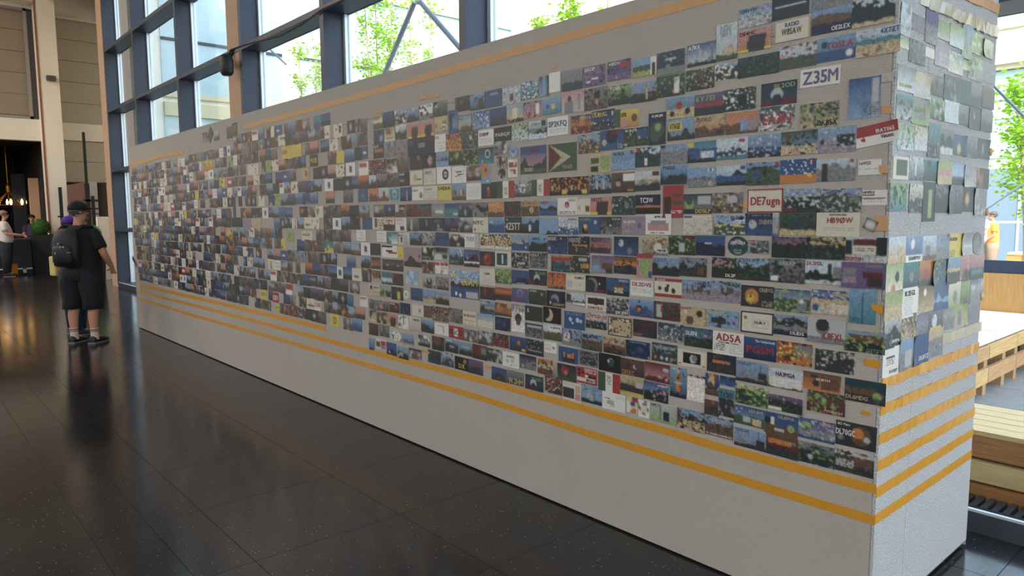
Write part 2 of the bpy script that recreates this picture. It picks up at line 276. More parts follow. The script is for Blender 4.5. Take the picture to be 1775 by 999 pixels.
CARD_TABLE = """
F -1511 2288 141 75;snow vs.15;OH6VO@tb;pale winter card with antenna masts and cables
F -1368 2297 145 88;BK fK.6 qw.1,.45,.9,.5;;night highway light trail card
F -1213 2300 147 87;ub hs.6 cS.8,.5,.14;;blue harbour card with a pale round dial
F -1211 2215 146 89;ub mn.35 hB.6;OE2LEX@Bw;blue mountain lake card
F -1069 2213 142 91;US mG.25 vG.5 hY.85;;dark conifer forest above pale sand card
F -1631 2214 95 140;US lK.2,.05,.7,.35 mY.7 hg.85;;tall pale card with text and a tent
F -1511 2199 142 82;amp;DE4MC@tk;pink and orange card with stacked black amplifiers
F -1358 2207 136 75;WW bY;W8SAW@.2,.38,.78,.7n/RADIO@.3,.1,.7,.32b;cream wood grain card
F -1631 2098 104 62;us hK.2 vw.3;;crowd of white figures card
F -1491 2100 175 77;forest;;dark green woodland card
F -1333 2109 143 86;US vP.25 hg.5 vn.2;;pink dusk palm tree card
F -1191 2112 141 84;ub fb.55 cw.83,.75,.14 ct.2,.3,.15;TO5LA@.25,.22,.92,.5r;blue sea card
F -1049 2110 145 91;Uu hc.35 hY.55 vn.08;4X7ZT@.55,.05,.98,.25b;turquoise beach card with a bare tree
F -1246 2022 147 65;ww;Z35M@.06,.14,.95,.86p;white card with big purple capitals
F -1403 1983 144 86;Bt fR.75 cS.45,.55,.3 cB.45,.75,.25;9K2OD@.35,.08,.95,.28e;dark blue card with a white peacock fan
F -1570 1982 144 85;gG vG.4 vw.12 cw.3,.5,.12 ck.6,.55,.25;;dark garden card with a white bird
F -1086 1927 106 138;bu qS.72,.05,.95,.95 lK.45,.6,.95,.95;;tall blue card with a tilted mast
F -1013 1985 38 30;SS vY.2;;small faded tan snapshot
F -1243 1885 142 90;gY vG.4 ve.2 vY.2;DK8SX@.45,.7,.97,.93k;tree blossom card
F -1409 1891 144 90;tS vK.3 vw.2;EA3IN@.1,.3,.9,.75r;storefront card
F -1556 1889 141 82;oP mn.6 qu.45,.35,.66,.9 qm.7,.35,.95,.9;;orange dusk castle card with two inset photos
F -2485 2187 139 97;mt ms.3 ht.6;TI5W@Bt;grey rock faces card
F -2341 2186 139 93;pm mp.4 vK.2 qw.4,.6,.7,.7 qw.15,.75,.35,.83;S5OP@tw;purple harbour boats card
F -2188 2189 138 87;pb vB.3 hp.7 qr.5,.1,.9,.4 cY.4,.85,.07;W1FDW@tw;violet city skyline card
F -2042 2179 130 78;uu hg.4 he.7 qw.76,0,1,1 qN.8,.35,.96,1;S54XBOX@.05,.8,.7,.97y;green valley card with a woman inset
F -1901 2177 141 96;tB fs.72 vs.1 qS.3,.3,.7,.36 cS.5,.4,.06;;navy card with a satellite above the moon
F -1746 2186 142 88;bU vs.15 qS.2,.45,.28,.9 qS.4,.3,.48,.9 qS.6,.4,.7,.9 qs.8,.35,.88,.9 hG.85;A71KK@.03,.05,.45,.25w;skyline card under blue sky
F -1753 2086 137 84;gG vY.2 cn.5,.35,.25 vK.2;;bear costume card
F -1900 2080 146 89;gG vK.2 qw.62,.15,.8,.9 ve.1;;white heron among leaves card
F -2045 2072 141 86;us hG.55 qY.6,.1,.68,.9 vn.1;;giraffe on savanna card
F -2183 2077 138 88;eG vG.3 qK.55,.3,.75,.8 hG.75;TC0K@tw;dark statue in green light card
F -2330 2078 145 102;sn vK.4 ck.55,.35,.2 qP.5,.5,.6,.75;;long haired woman in dark clothes card
F -2481 2082 151 104;PS cN.35,.35,.14 qs.15,.45,.5,1 lK.75,.2,.85,.9;;praying monk on pink card
F -2629 2079 134 77;uc cy.6,.55,.18 cb.3,.5,.15;;blue card with a gold crest
F -2606 2193 79 97;ww;;blank white narrow card
F -1847 1981 140 88;ug hY.55 cr.45,.4,.2 ck.2,.75,.14 ck.75,.7,.15;;red and black ladybirds card
F -1708 1980 140 85;pK qr.0,.45,1,.62 fK.68;6Y7EI@.05,.08,.7,.35e;red horizon night card
F -1843 1889 139 86;us mK.6 qy.05,.1,.52,.52;K7AGE@.1,.17,.47,.46k;hilltop card with a yellow plate
F -1702 1891 142 85;Yo mn.55 vn.1 qK.7,.75,.95,.95;DL0VLO@.05,.08,.55,.28n;golden sunset castle card
F -1968 1904 92 137;BB cg.5,.55,.28 cg.4,.72,.2 ce.55,.45,.12;EJ8JB@.2,.06,.85,.15w;tall navy card with a green island map
F -2195 1972 35 80;gg;;narrow green strip card
F -2124 1966 108 78;yo cn.75,.5,.22 cP.2,.75,.25;SFR@.05,.15,.35,.4k;yellow card with a pineapple
F -2282 1974 141 91;Bb hB.6 mK.65 vw.03 qw.88,.1,.93,.3;DL1BUG@.03,.1,.65,.32y;starry night cottage card
F -2423 1968 138 88;Bo qo.42,.1,.65,.9 hR.6 vo.2;SP3TA@.5,.1,.95,.26S;floodlit tower at night card
F -2585 1975 145 92;ww lS.1,.65,.9,.9;SP2KFQ@.06,.22,.95,.58b;white card with blue capitals
F -2372 1871 139 89;us mn.35 vY.2 vG.2;;rocky mountain flowers card
F -2228 1877 142 92;bb cB.5,.3,.4 cY.18,.6,.16 lS.75,.75,.95,.97;DL8UAT@.5,.05,.95,.25r;sea turtle card
F -2087 1879 138 81;Gg vG.3 qb.55,.1,.95,.6 vY.05;9K2BJTB@tw;dark palm garden card
F -2550 1818 195 138;gg aW.78 aY.72 ak.45 aR.42;TAYACO@.5,.78,.85,.92Y;green triangle flag card
F -2299 1773 139 89;YY qg.08,.2,.45,.5 qG.08,.62,.42,.92 qe.52,.12,.92,.8;;yellow card with three green photos
F -2158 1779 139 84;uc hu.5 qr.8,.1,.98,.2 qb.8,0,.9,.1;VK9EA@tt;misty turquoise lake card with a small flag
F -2019 1785 140 85;UU mt.25 vG.3 qw.4,.55,.5,.95 qr.03,.03,.18,.22;;river canyon card with a small red flag
F -1877 1786 140 87;uu hs.35 vs.3 qK.0,.0,.18,.16;;blue scree slope card
F -1738 1788 141 86;cu hb.35 qU.45,.5,.9,.8 qN.02,.55,.1,.95 hG.85 qy.0,.02,.22,.25;;wooden bridge card with a gold flag
F -1597 1791 142 82;UU mt.55 vU.3 hc.85 qr.72,.05,.92,.2;;snowy treetops card
F -1455 1792 143 87;up hb.55 mG.75 vU.1;;cloudy bay card with gulls
F -1315 1792 142 87;gu hY.6 qn.12,.0,.22,.6 vG.2 cP.35,.85,.12;;palm beach card with pink shells
F -1176 1792 139 90;us hm.5 qK.5,.3,.95,.75 cK.12,.55,.1 vS.1;;boathouse at dusk card
F -1041 1799 146 71;ww qr.0,.0,1,.5 cw.2,.68,.13 cr.2,.66,.11;19AT065@.5,.26,.92,.46w/Vincent@.6,.55,.88,.75K;red and white card with a shield, tilted over the corner;8
F -1176 1684 141 78;Us ms.3 qK.15,.2,.3,1 qr.85,.02,.97,.18;;hiker silhouette above grey hills card
F -1317 1687 145 89;bb vU.15 fo.62 cy.82,.68,.09 qw.83,.05,.87,.25 qr.87,.05,.92,.25;;blue card with an orange foot and a tricolour
F -1459 1685 143 88;ub mg.3 hg.5 vG.2 cb.3,.55,.2 qr.85,.03,.97,.2;;green coastal valley card
F -1597 1684 136 78;Uu mG.35 hb.5 hG.8 qb.8,.05,.97,.2;;blue bay under green hills card
F -1736 1683 140 82;uu hp.5 hs.6 qw.72,.05,.9,.22 qr.77,.05,.85,.22 cY.8,.82,.12;;railway card with a maple leaf flag
F -1876 1701 138 85;ub mb.45 mG.7;YV6EGG@tB;blue hills above dark forest card
F -2017 1679 140 86;UY hY.4 ms.55 mK.7 qR.7,.03,.95,.25;;golden dunes card with a dark red flag
F -2157 1678 140 90;nK cP.3,.55,.15 qK.2,.28,.45,.42 qw.5,.08,.98,.42 qr.68,.82,.92,.88 qy.68,.88,.92,.94;;man in a cap beside a flag card
F -2297 1675 138 90;us vK.35 qS.3,.3,.4,.75 qS.6,.3,.68,.75 hG.75;;grey castle tower card
F -2438 1673 137 89;kN qY.1,.45,.2,.7 qo.45,.4,.55,.7 vo.25 fk.8 qy.65,.7,.9,.95;;floodlit palace at night card
F -2575 1674 136 89;kN qY.1,.45,.2,.7 qo.45,.4,.55,.7 vo.25 fk.8 qy.65,.7,.9,.95;;floodlit palace at night card
F -1058 1688 78 52;ww lS.05,.5,.9,.7;LoWCO@.05,.1,.55,.32K;white business card with a black band
F -1037 1583 84 52;ww lS.05,.5,.8,.9 qr.02,.48,.95,.56;HIMPRO@.03,.06,.5,.22R/SOLUTIONS@.03,.26,.5,.38R;white business card with a red rule
F -1153 1576 144 83;us mg.3 vS.25 qs.7,.3,.95,.6 vK.15;HB9DGV/Z@.03,.05,.5,.2p;alpine village card
F -1299 1578 142 88;us vs.2 hG.35 vS.3 hK.8;DK3AX@.02,.82,.4,.96r;hill town panorama card
F -1447 1580 150 92;WW br lS.2,.06,.85,.14;DE7ugn@.1,.33,.92,.8r;cream card with a red frame
F -1613 1575 144 82;sn vK.3 vY.15 qS.5,.15,.8,.5;;dark farmyard card
F -1752 1573 137 83;ts ce.2,.5,.28 cg.2,.35,.2 qS.5,.1,.95,.5 fB.75;DD5LP@.42,.77,.97,.96y;dark blue card with a green country map
F -1878 1585 106 141;rr qN.05,.35,.42,.95 qg.5,.28,.95,.36 qg.5,.5,.95,.58 lw.4,.75,.95,.85;;tall red card with a brown bar
F -2014 1575 139 86;Bk qo.0,.55,1,.65 fk.68;TC3W@.18,.15,.72,.42w/TCSWAT@.35,.5,.7,.6P;dark sunset harbour card
F -2154 1572 139 87;tt cs.65,.5,.16 vG.2 vY.08;A71A@.05,.42,.3,.55S;teal card with a stone statue
F -2294 1572 136 85;amp;DE2TS@tk;pink and orange card with a black amplifier pile
F -2407 1569 90 78;WW qn.68,.45,.95,.8 cs.18,.55,.1;;cream card with a small brown picture
F -2518 1573 133 85;ww cr.5,.42,.2 cP.5,.5,.12 lK.08,.75,.95,.92 lb.55,.05,.95,.25;;white cartoon card with a red crab
F -2654 1566 130 77;uu mK.5 hb.65;OE9X@tr;blue harbour with masts card
F -1161 1489 155 86;WW lS.12,.55,.9,.8;HB9ØW@.25,.2,.85,.44r/SWITZERLAND@.3,.05,.7,.13K;cream card with red capitals between two diamonds
F -1047 1489 43 39;tt qw.22,.22,.78,.78;;small dark square sticker with a white centre;-24
F -1310 1490 143 85;gG vG.3 qt.2,.3,.75,.65 cK.3,.68,.08 cK.65,.68,.08 hY.75 ce.5,.9,.09;;dark off-road car in the woods card
F -1470 1488 120 87;Bb lu.05,.07,.9,.12 cS.28,.5,.2 vB.1;DNØHPA@.52,.28,.98,.5Y;blue card with a white emblem
F -1399 1487 25 93;Sb qr.35,.0,.6,1 cY.5,.68,.14;;narrow ribbon card with a medal
F -1599 1484 141 79;uU hy.45 hg.55 vK.2 vw.1;DL1GBP@.55,.06,.97,.22B;yellow field village card
F -1751 1485 142 78;WW vY.25 lS.1,.3,.95,.95 qb.02,.03,.3,.12;;cream old map card
F -1955 1486 140 91;ww qP.1,.45,.9,.8 qm.2,.3,.8,.5 lK.2,.9,.75,.95;SP9KX@.35,.08,.72,.2K;white card with a pink sofa
F -2094 1480 139 83;mm cp.75,.5,.14 lS.1,.75,.6,.9;DLØIVK@.08,.22,.6,.38w/DARC@.1,.42,.5,.52Y;lilac card with a crest
F -2231 1479 134 81;Gs vG.3 ck.5,.5,.12 cw.5,.5,.07;DJ5QE@.58,.06,.95,.22S;dark card with a penguin
F -2367 1478 137 83;bb ck.3,.75,.25 cr.35,.7,.16 cy.3,.55,.14 cS.78,.3,.12;DKØIPA@.05,.06,.6,.24e;bright blue card with a tricolour ring
F -2510 1475 136 86;Ub mS.4 hb.6 vw.15;DL8JDX@.5,.05,.95,.2r;snowy mountains over a blue lake card
F -2650 1472 139 85;uu cY.78,.3,.08 mK.88;;hot air balloon over blue sky card
F -2586 1377 142 91;Bb vK.2 cS.1,.68,.09 qS.65,.05,.7,.2;DK5OC@.0,.05,.45,.25w;dark blue radio dish card
F -2438 1378 145 93;Bk qo.2,.45,.9,.52 hK.6 vY.05;HSØZRE@.05,.1,.6,.32S;dark city dusk card
F -2294 1384 133 76;po vR.2 hK.65;DL3XY@tK;red cloud sunset card
F -2137 1384 145 88;Bb cU.3,.35,.18 cs.65,.75,.18 hb.9 vB.1;;full moon over blue night card
F -1970 1390 143 83;Ys vn.2 cW.6,.6,.25 qw.55,.65,.95,.85;F1BGB@.58,.68,.92,.8K;tan parchment card
F -1828 1397 137 84;gG ve.2 vG.3 qS.4,.4,.6,.85 qR.55,.0,.98,.15 qK.02,.1,.1,.95;;cyclist in a garden card
F -1687 1399 140 83;bb mB.4 qS.3,.35,.55,.42 hB.6;;snow topped summit under deep blue sky card
F -1559 1401 91 78;tt cS.5,.45,.3 ct.5,.55,.28 qS.3,.83,.7,.95;GRENADA@.12,.25,.88,.42w/J37X@.28,.68,.72,.78S/NEWA@.35,.85,.65,.93K;round dark teal badge;0;disc
F -1469 1400 91 51;sK vK.4 vS.2 qr.03,.03,.3,.25;D2OX@.04,.05,.28,.2w;small dark workshop photo
F -1342 1401 141 80;po hG.35 vG.3 mG.5;DL1STH@.03,.04,.38,.2p;violet sunset over dark hills card
F -1201 1403 144 81;Yo hG.35 vG.3 vg.2 cy.78,.4,.06;DG2GTG@.04,.04,.42,.17G;orange sunset over forest hills card
F -1060 1402 142 86;Us qR.2,.05,.75,.35 qW.2,.35,.75,.7 qG.0,.1,.18,.7 qG.75,.0,1,1 lK.25,.38,.7,.62 hS.75;DFØOVH@.02,.8,.45,.97r;timbered house with a red roof card
F -1063 1311 151 90;pp qs.03,.25,.35,.5 qm.03,.55,.35,.82 qR.5,.35,.95,.62 qK.6,.62,.95,.95;DARHEL@.55,.05,.95,.18m;mauve canyon card with dark insets
F -1206 1313 140 87;UU hG.55 qK.6,.1,.72,.7 qs.75,.25,.98,.7 cG.15,.55,.12 cG.3,.5,.13 hS.85;DL2FDL@.05,.04,.48,.2r;church tower square card
F -1347 1312 143 91;sK vs.2 vG.3 cK.2,.5,.18 qt.08,.5,.3,.62 qw.03,.75,.25,.95;EA5DKP@.3,.1,.72,.26S;dark grotto card
F -1489 1310 143 88;uU mG.3 hG.5 vg.3 hK.9;EA5OL/FDLP@.08,.03,.62,.16p;green headland card
F -1617 1310 116 84;Ps vK.4 hG.5 vG.3;DL2F@.55,.78,.95,.93w;dark park pond card
F -1771 1305 140 80;su mK.35 hK.55 vG.2 qn.68,.5,.9,.9;;dark lake with a stag card
F -1911 1300 144 80;us qK.55,.2,.58,1 mG.6 cG.1,.5,.22;OZ5GX@tp;tall mast between trees card
F -2027 1298 92 110;PP ce.55,.4,.28 ce.5,.65,.25 qb.75,.72,.95,.97 qb.03,.28,.12,.5 qr.0,.0,1,.2;;tall pink card with a green map
F -2141 1295 136 83;no qo.0,.3,1,.5 mK.5 vk.15 qB.55,.55,.8,.9;DL5OCU@.05,.42,.35,.55Y;orange dusk collage card
F -2280 1292 136 84;pm qs.05,.2,.38,.5 qu.05,.55,.38,.9 qn.45,.4,.95,.75 qK.65,.7,.97,.97;;lilac red rock card with insets
F -2428 1285 133 84;KK vK.3 qo.65,.42,.95,.72 vY.1 qS.45,.12,.85,.3;;night street card with an orange sign
F -2564 1283 134 84;ot fr.3 ft.4 vc.2 qr.0,.1,1,.3;;red and teal striped sea card
F -2592 1193 130 83;ro hK.85 qK.25,.0,.3,.9 vo.2;;fiery orange sunset mast card
F -2458 1193 134 77;WW qS.05,.4,.35,.8 cK.72,.6,.05;GL8BDY@.45,.1,.95,.26K;off-white card with a grey sketch
F -2322 1193 132 81;kB cs.3,.55,.45 cK.2,.65,.45 cw.68,.45,.06;DK8BIK@.5,.8,.97,.94r;dark card with a planet rim
F -2184 1190 139 83;bb hG.75 qY.35,.45,.75,.85 qn.3,.35,.8,.5 vB.1;DM6DCL@.55,.06,.97,.2U;lit cottage under evening sky card
F -2043 1192 138 77;ww bS lS.08,.45,.92,.75;DL2DVE@.1,.12,.92,.36r;white card with red capitals
F -1897 1207 146 82;WW qr.0,.0,1,.18 qr.0,.85,1,1 cK.2,.55,.12 cK.45,.6,.16 cK.7,.65,.14 cK.5,.4,.1;ON6TE@.08,.04,.4,.15w;white comic car card with red bands
F -1752 1208 142 82;um hs.45 vK.2 qn.35,.2,.42,.6 qn.55,.3,.75,.6 hm.7;HA5YZ@.55,.08,.97,.25K;hazy riverside parliament card
F -1611 1211 143 87;um hs.45 vK.2 qn.35,.2,.42,.6 qn.55,.3,.75,.6 hm.7;HA5KFV@.52,.08,.97,.23K;hazy riverside parliament card
F -1468 1203 141 85;KK co.33,.52,.36 cy.3,.6,.2 vK.05 lY.65,.65,.95,.95;OE6BVG@.56,.08,.97,.27Y;black card with an orange sun
F -1324 1199 144 87;bU hg.4 ve.25 qs.65,.45,.9,.95 cw.77,.5,.1;DJØFX@.05,.05,.45,.18Y;meadow card with a blue barrel
F -1176 1205 143 89;bU fb.25 hY.35 vS.3 cb.12,.75,.15 lw.5,.6,.95,.9;DJØFX@.55,.1,.96,.25Y;stony beach card
F -1061 1208 93 138;uc qK.49,.5,.53,1 qK.47,.2,.5,.5 qs.1,.3,.9,.31 qs.1,.42,.95,.43 qs.15,.5,.9,.51 lK.05,.83,.45,.93;DJØFX@.05,.03,.68,.12p;tall pale blue card with a beam antenna
F -2597 1098 135 83;Bk cm.45,.55,.35 cK.4,.8,.35 cw.2,.75,.08;DD6MT@.35,.75,.97,.92Y;dark planet landscape card
F -2459 1110 136 57;US vs.2 qK.05,.1,.3,.7 hg.65 fw.8;DM7TB@.03,.82,.4,.96K;church and meadow card
F -2321 1101 132 69;WW cK.5,.38,.28 qK.1,.15,.9,.6;DH1YBA@.12,.74,.85,.94r;white card with a black ink patch
F -2185 1098 137 78;sK vS.3 vk.3 cY.4,.4,.1;DK2HM@.45,.78,.97,.96w;grey metal keys card
F -2042 1102 139 79;ub mb.4 cN.4,.55,.25 co.4,.6,.14 ck.4,.12,.08;EA8BFX@.55,.85,.97,.97r;blue cloud card with a dark haired figure
F -1900 1103 140 81;nK vK.3 qS.1,.15,.3,.9 qr.25,.2,.35,.6 qR.3,.8,.95,.97;;accordion player card
F -1759 1095 138 79;YY cN.7,.35,.2 cn.35,.75,.25 cW.2,.3,.1 lK.88,.1,.98,.95;DJØFX@.03,.05,.42,.19r;woman resting on rocks card
F -1618 1096 143 74;uu cK.4,.6,.25 qK.1,.45,.6,.75 cr.85,.65,.1 vK.1;DJ6ZC@.05,.08,.6,.28y;bright blue card with a dark town map
F -1466 1098 141 86;WW bK cs.14,.3,.08 qS.35,.35,.85,.75 qW.37,.38,.83,.72;DL8LY@.42,.42,.78,.55K;cream line drawing card
F -1326 1103 137 79;uY mG.3 hs.55 vs.2 hB.75;DL1DS@.5,.78,.9,.93w;lakeside castle at dawn card
F -1187 1097 141 87;SS cs.4,.35,.3 cK.4,.25,.28 qs.35,.5,.45,.9 hs.75;K9FXL@.42,.55,.95,.85r;grey radio telescope card
F -1049 1075 140 76;us vs.2 qn.1,.2,.95,.55 hG.5 ve.2;G3TTC@.55,.78,.98,.94s;riverside castle card
F -2625 1010 131 84;kk cY.3,.5,.4 ck.12,.4,.38;HB9FX@.5,.08,.95,.22K;black card with a tan crescent moon
F -2464 1000 142 89;bb cU.3,.45,.12 cU.4,.65,.08 cU.65,.45,.14 cU.8,.5,.1 lu.1,.08,.85,.2;;blue world map card
F -2319 1013 135 77;UP vs.1 hG.5 vs.2;DMØG@.05,.06,.95,.32o;sunset airfield card
F -2169 1001 144 90;WW bn vn.25 qY.2,.2,.95,.9 vn.2 cb.1,.4,.06;;cream card with a brown board of stamps
F -2021 1010 135 79;KB vR.3 hK.85;DG5LP@.03,.8,.4,.95o;dark aerial card with red streets
F -1878 1009 139 81;ts vS.25 vt.3;;grey blue brushed steel card
F -1736 1004 140 84;bu hG.5 vg.3 cr.85,.35,.07 cS.75,.35,.06;DLØNI@.05,.2,.45,.42w;blue sky forest card
F -1592 997 143 96;ww lK.05,.55,.4,.85 lS.55,.5,.95,.9;AD5A@.1,.08,.92,.4r/Kerrville Texas@.2,.42,.85,.5K;white card with bold red capitals
F -1449 994 141 87;bB;PG5M@.08,.38,.92,.72r/The Netherlands@.35,.08,.95,.2w;plain blue card
F -1307 996 142 87;ro vK.3 qs.5,.1,.98,.6 vy.15;DL1BJN@.03,.72,.4,.95r;fiery collage card
F -1153 989 143 81;gK vS.2 qS.3,.5,.55,.75 vG.3 fK.3 vS.1;DK9TF@.65,.06,.97,.2Y;white building under a bridge card
F -1040 897 142 82;tB qt.05,.15,.75,.6 mn.4 fK.62 ce.8,.65,.18 cg.8,.85,.12;DL6MDG@.03,.72,.58,.9Y;dark mountain card with a green map
F -2623 919 135 81;US qw.3,.05,.9,.35 hn.45 hg.75;DJ9PH@.4,.1,.9,.28K;red brick barn card
F -2485 909 136 82;us qW.1,.2,.4,.8 qs.7,.1,.8,.8 vK.25 hs.75;;white church and car card
F -2346 905 136 82;us qK.03,.05,.3,.28 hn.4 hg.7 vG.2;DO1TR@.38,.08,.8,.24K;brick barn and lawn card
F -2202 905 137 78;Ym hn.45 cK.45,.55,.15 hN.65 vn.2 cK.9,.2,.07;EA6CBV@.03,.05,.55,.2o;brown crater desert card
F -2059 908 138 78;BB vb.15 cb.6,.5,.2 lu.15,.08,.85,.14 cY.95,.9,.07;;dark navy star chart card
F -1911 913 139 84;tK vs.2 lS.1,.15,.9,.3 co.15,.78,.1 cS.4,.78,.1 cw.6,.78,.07 ce.8,.78,.09;;dark grey card with four round icons
F -1767 907 146 71;WW qk.2,.15,.82,.8 cS.55,.5,.26 cs.6,.45,.2 qo.05,.82,.15,.9 qo.87,.82,.97,.9;;white framed half moon card
F -1622 909 137 81;BK qo.2,.35,.8,.48 hK.55 vn.1;;dark dusk horizon card
F -1481 895 142 86;us cs.25,.7,.18 hK.82 qK.75,.1,.78,.8 qK.7,.5,.95,.8;YO2LAM@.03,.05,.48,.2p;radio dish and mast card
F -1339 890 141 77;US hY.5 qw.03,.48,.95,.9 lS.05,.52,.93,.88 hg.92;HA3MGA@.22,.15,.78,.38R;pale meadow card with a table
F -1197 904 143 67;no qn.5,.2,.95,.9 cK.35,.6,.2 qK.2,.15,.4,.35;SKØTM@.35,.3,.72,.44w;woman with a black hat on brown card
F -1178 829 143 80;gR vR.3 ve.2 ce.45,.4,.12;Andreas@.45,.75,.95,.92Y;dark red and green card
F -2638 839 91 58;ww lS.1,.3,.6,.8 cR.75,.5,.1;;white card with a red seal
F -2508 817 137 79;bb qK.2,.5,.85,1 qo.25,.35,.35,.65 qo.45,.45,.65,.65 qo.7,.35,.8,.65;;castle gate glowing orange at dusk card
F -2369 819 136 77;ss qK.1,.1,.95,.9 vs.2;DL4YBG@.15,.2,.75,.42s;dark slate card
F -2230 818 139 86;kk cs.55,.45,.24 ct.55,.5,.22 cS.45,.38,.08;;black card with the blue globe
F -2090 818 138 78;nK cR.3,.4,.25 cS.6,.45,.12 vK.2;DF1XC@.05,.7,.6,.98o;dark operator at a lamp card
F -2093 737 139 72;YN vY.3 hK.55 qS.65,.3,.95,.65;;straw stubble field card
F -1950 817 138 86;RP mR.6 qS.75,.2,.95,.4 cP.88,.8,.1 cS.6,.7,.08;;pink rainbow evening card
F -1954 727 137 87;bu mt.35 hG.55 vP.12 qw.55,.1,.95,.14;;lake and pink flowers card
F -1834 792 87 135;ut qo.35,.15,.65,.8 qS.4,.1,.6,.18 ck.5,.35,.05 qS.3,.5,.7,.54 hB.85 vn.1;G5RV@.05,.03,.45,.09w;tall card with an orange lighthouse
F -1743 782 89 114;SK vs.3 vK.3 vw.1 fw.1;F6GYH@.45,.0,.98,.1R;tall black and white workshop card
F -1662 813 70 93;bB cn.45,.35,.25 cr.5,.15,.2 vY.25 hn.7;;tall card with a painted dancer in red cap
F -1596 839 83 40;Bb hb.4 vu.1;;deep blue lagoon card
F -1594 747 74 117;cK fc.0 fK.35 vs.2;TX5EU@.1,.12,.92,.3B;tall dark card under a turquoise band
F -1662 713 71 66;nK cP.6,.15,.12 qK.3,.3,.9,.95 vn.1;;man in dark clothes at a radio card
F -1480 799 142 80;Ug hg.2 vG.3 ve.3 qK.1,.5,.5,.75 cw.9,.35,.06;40WAVE@.05,.06,.6,.25y;green lane card
F -1336 793 139 62;pB hK.3 vY.1 hG.5 vg.2 hK.8 qw.0,.8,.4,.97;;dusk town panorama card
F -2517 724 135 84;Gg cr.4,.4,.3 cP.45,.5,.12 vG.2;;red hibiscus card
F -2636 726 87 80;Ym hm.5 hs.7;;hazy beach dusk card
F -2380 730 137 82;rr qW.02,.66,.9,.9 qk.07,.1,.18,.28 qk.07,.36,.18,.52 qk.25,.24,.36,.4 qw.42,.45,.55,.6 qk.62,.45,.74,.6 qk.8,.45,.92,.6 lw.4,.08,.95,.3;IR5AM@.5,.68,.88,.86k;red card with black icons
F -2233 722 139 93;italy lK.4,.1,.6,.6;;green white and red flag card
F -2612 641 127 90;nK vY.25 vK.3 vr.1;;festive crowd card
F -2482 630 129 95;WW qK.02,.32,.62,.85 qY.68,.1,.95,.5 lS.05,.05,.6,.25 qP.7,.55,.95,.9;;white card with a dark crowd picture
F -2347 640 138 89;uu qS.3,.3,.38,.9 qS.45,.4,.52,.9 qs.6,.35,.7,.9 vs.2 hG.8;DL5GAC@.5,.08,.95,.2u;glass towers skyline card
F -2202 633 144 86;ww qK.1,.35,.35,.4 lK.2,.4,.5,.7 qS.35,.65,.55,.8 lS.6,.1,.95,.3;;white card with a black tower sketch
F -2092 692 138 13;YY fy.0;SP3YLOKM@.05,.1,.6,.5o;narrow yellow card with orange letters
F -2091 640 65 76;yw qb.2,.3,.8,.6 qr.5,.0,1,.25 qo.4,.7,.95,1 vw.2;;small heraldic shield card
F -2021 634 65 81;ww cn.5,.5,.3 cW.5,.5,.24 vm.1;;small white card with a brown ring
F -1915 636 144 85;Se qs.36,.05,.46,.9 cY.62,.35,.06 qB.52,.4,.75,.9;G4PLV@.04,.06,.36,.2K;olive card with a man climbing a mast
F -1764 636 140 91;uu mG.35 hY.5 vn.3 vG.15;;reed meadow card
F -1626 636 136 84;us vm.2 hn.45 vK.3 vn.2 lw.05,.85,.95,.95;DJ5PG@.25,.1,.8,.35S;horse carriage card
F -1489 712 138 77;bu cw.1,.2,.04 cw.25,.15,.04 cw.18,.35,.04 hg.5 qS.3,.55,.55,.8 qY.6,.6,.9,.9;HA4MI@.5,.1,.95,.28Y;blue star flag collage card
F -1352 708 140 84;bb qW.2,.2,.32,.7 cG.1,.4,.15 hn.6 ce.8,.6,.18 qS.3,.7,.6,.82;DLØMA@.42,.06,.9,.22Y;castle mill card with a green map
F -1210 718 141 80;bm ce.22,.4,.24 cg.22,.6,.18 hs.55 vS.2 hb.85;DL2GMI@.58,.06,.97,.25P;dark market card with a green map
F -1065 730 143 91;KK cn.62,.5,.38 co.55,.4,.22 cS.77,.6,.12 cs.12,.65,.12;DL70GC@.0,.32,.48,.56w/GO Mars@.03,.06,.35,.17w;black card with a brown planet
F -1482 619 142 78;us cs.25,.7,.18 hK.82 qK.75,.1,.78,.8 qK.7,.5,.95,.8;YO2LAM@.03,.05,.48,.2p;radio dish and mast card
F -1346 623 138 87;nK qo.1,.25,.8,.45 hR.45 hK.6;LXØTK@.62,.22,.95,.36Y;lava sunset card
F -1208 624 142 81;sG hG.35 vg.2 ve.1 cS.35,.65,.12;Gudrun@.35,.12,.72,.26G;green river landscape card
F -1068 628 140 83;KK fS.0 hK.22 vn.2 qn.55,.25,.95,.6 lw.05,.4,.5,.8;Chile@.05,.04,.45,.16K;dark brown collage card
F -3368 2178 140 82;ts mG.4 vG.2;;dim forest lake card
F -3228 2172 133 87;ut vK.2 qK.55,.3,.9,1;;dark tower by water card
F -3088 2174 140 91;bb vt.2 qu.3,.2,.8,.3;;dim steel blue card
F -2934 2170 144 92;Us hS.5 vs.2 cw.78,.25,.1 qn.4,.4,.6,.8;;animal on snow card
F -2791 2179 134 88;uc vt.3 vw.2;;bright harbour card
F -2681 2183 65 101;bu vt.3 qu.4,.0,.6,1;;narrow tall blue glacier card
F -3457 2084 86 135;bu qK.1,.2,.35,1 qK.1,.2,.7,.3 hb.8;;narrow tall blue frame card
F -3346 2065 133 93;uY qY.05,.12,.45,.3 hY.65 mn.7 bK;AW2@.08,.14,.4,.28n;desert airstrip card
F -3195 2070 143 98;bu vb.3 vU.2;;icy blue waterfall card
F -3047 2071 138 94;bB qK.35,.6,.85,.95;;blue night silhouette card
F -2907 2073 135 91;uY qW.35,.2,.65,.8 hG.8 vy.1;;golden fountain card
F -2768 2077 138 84;mP vK.2 qw.65,.15,.85,.8 cr.3,.8,.14;;person in white with red fruit card
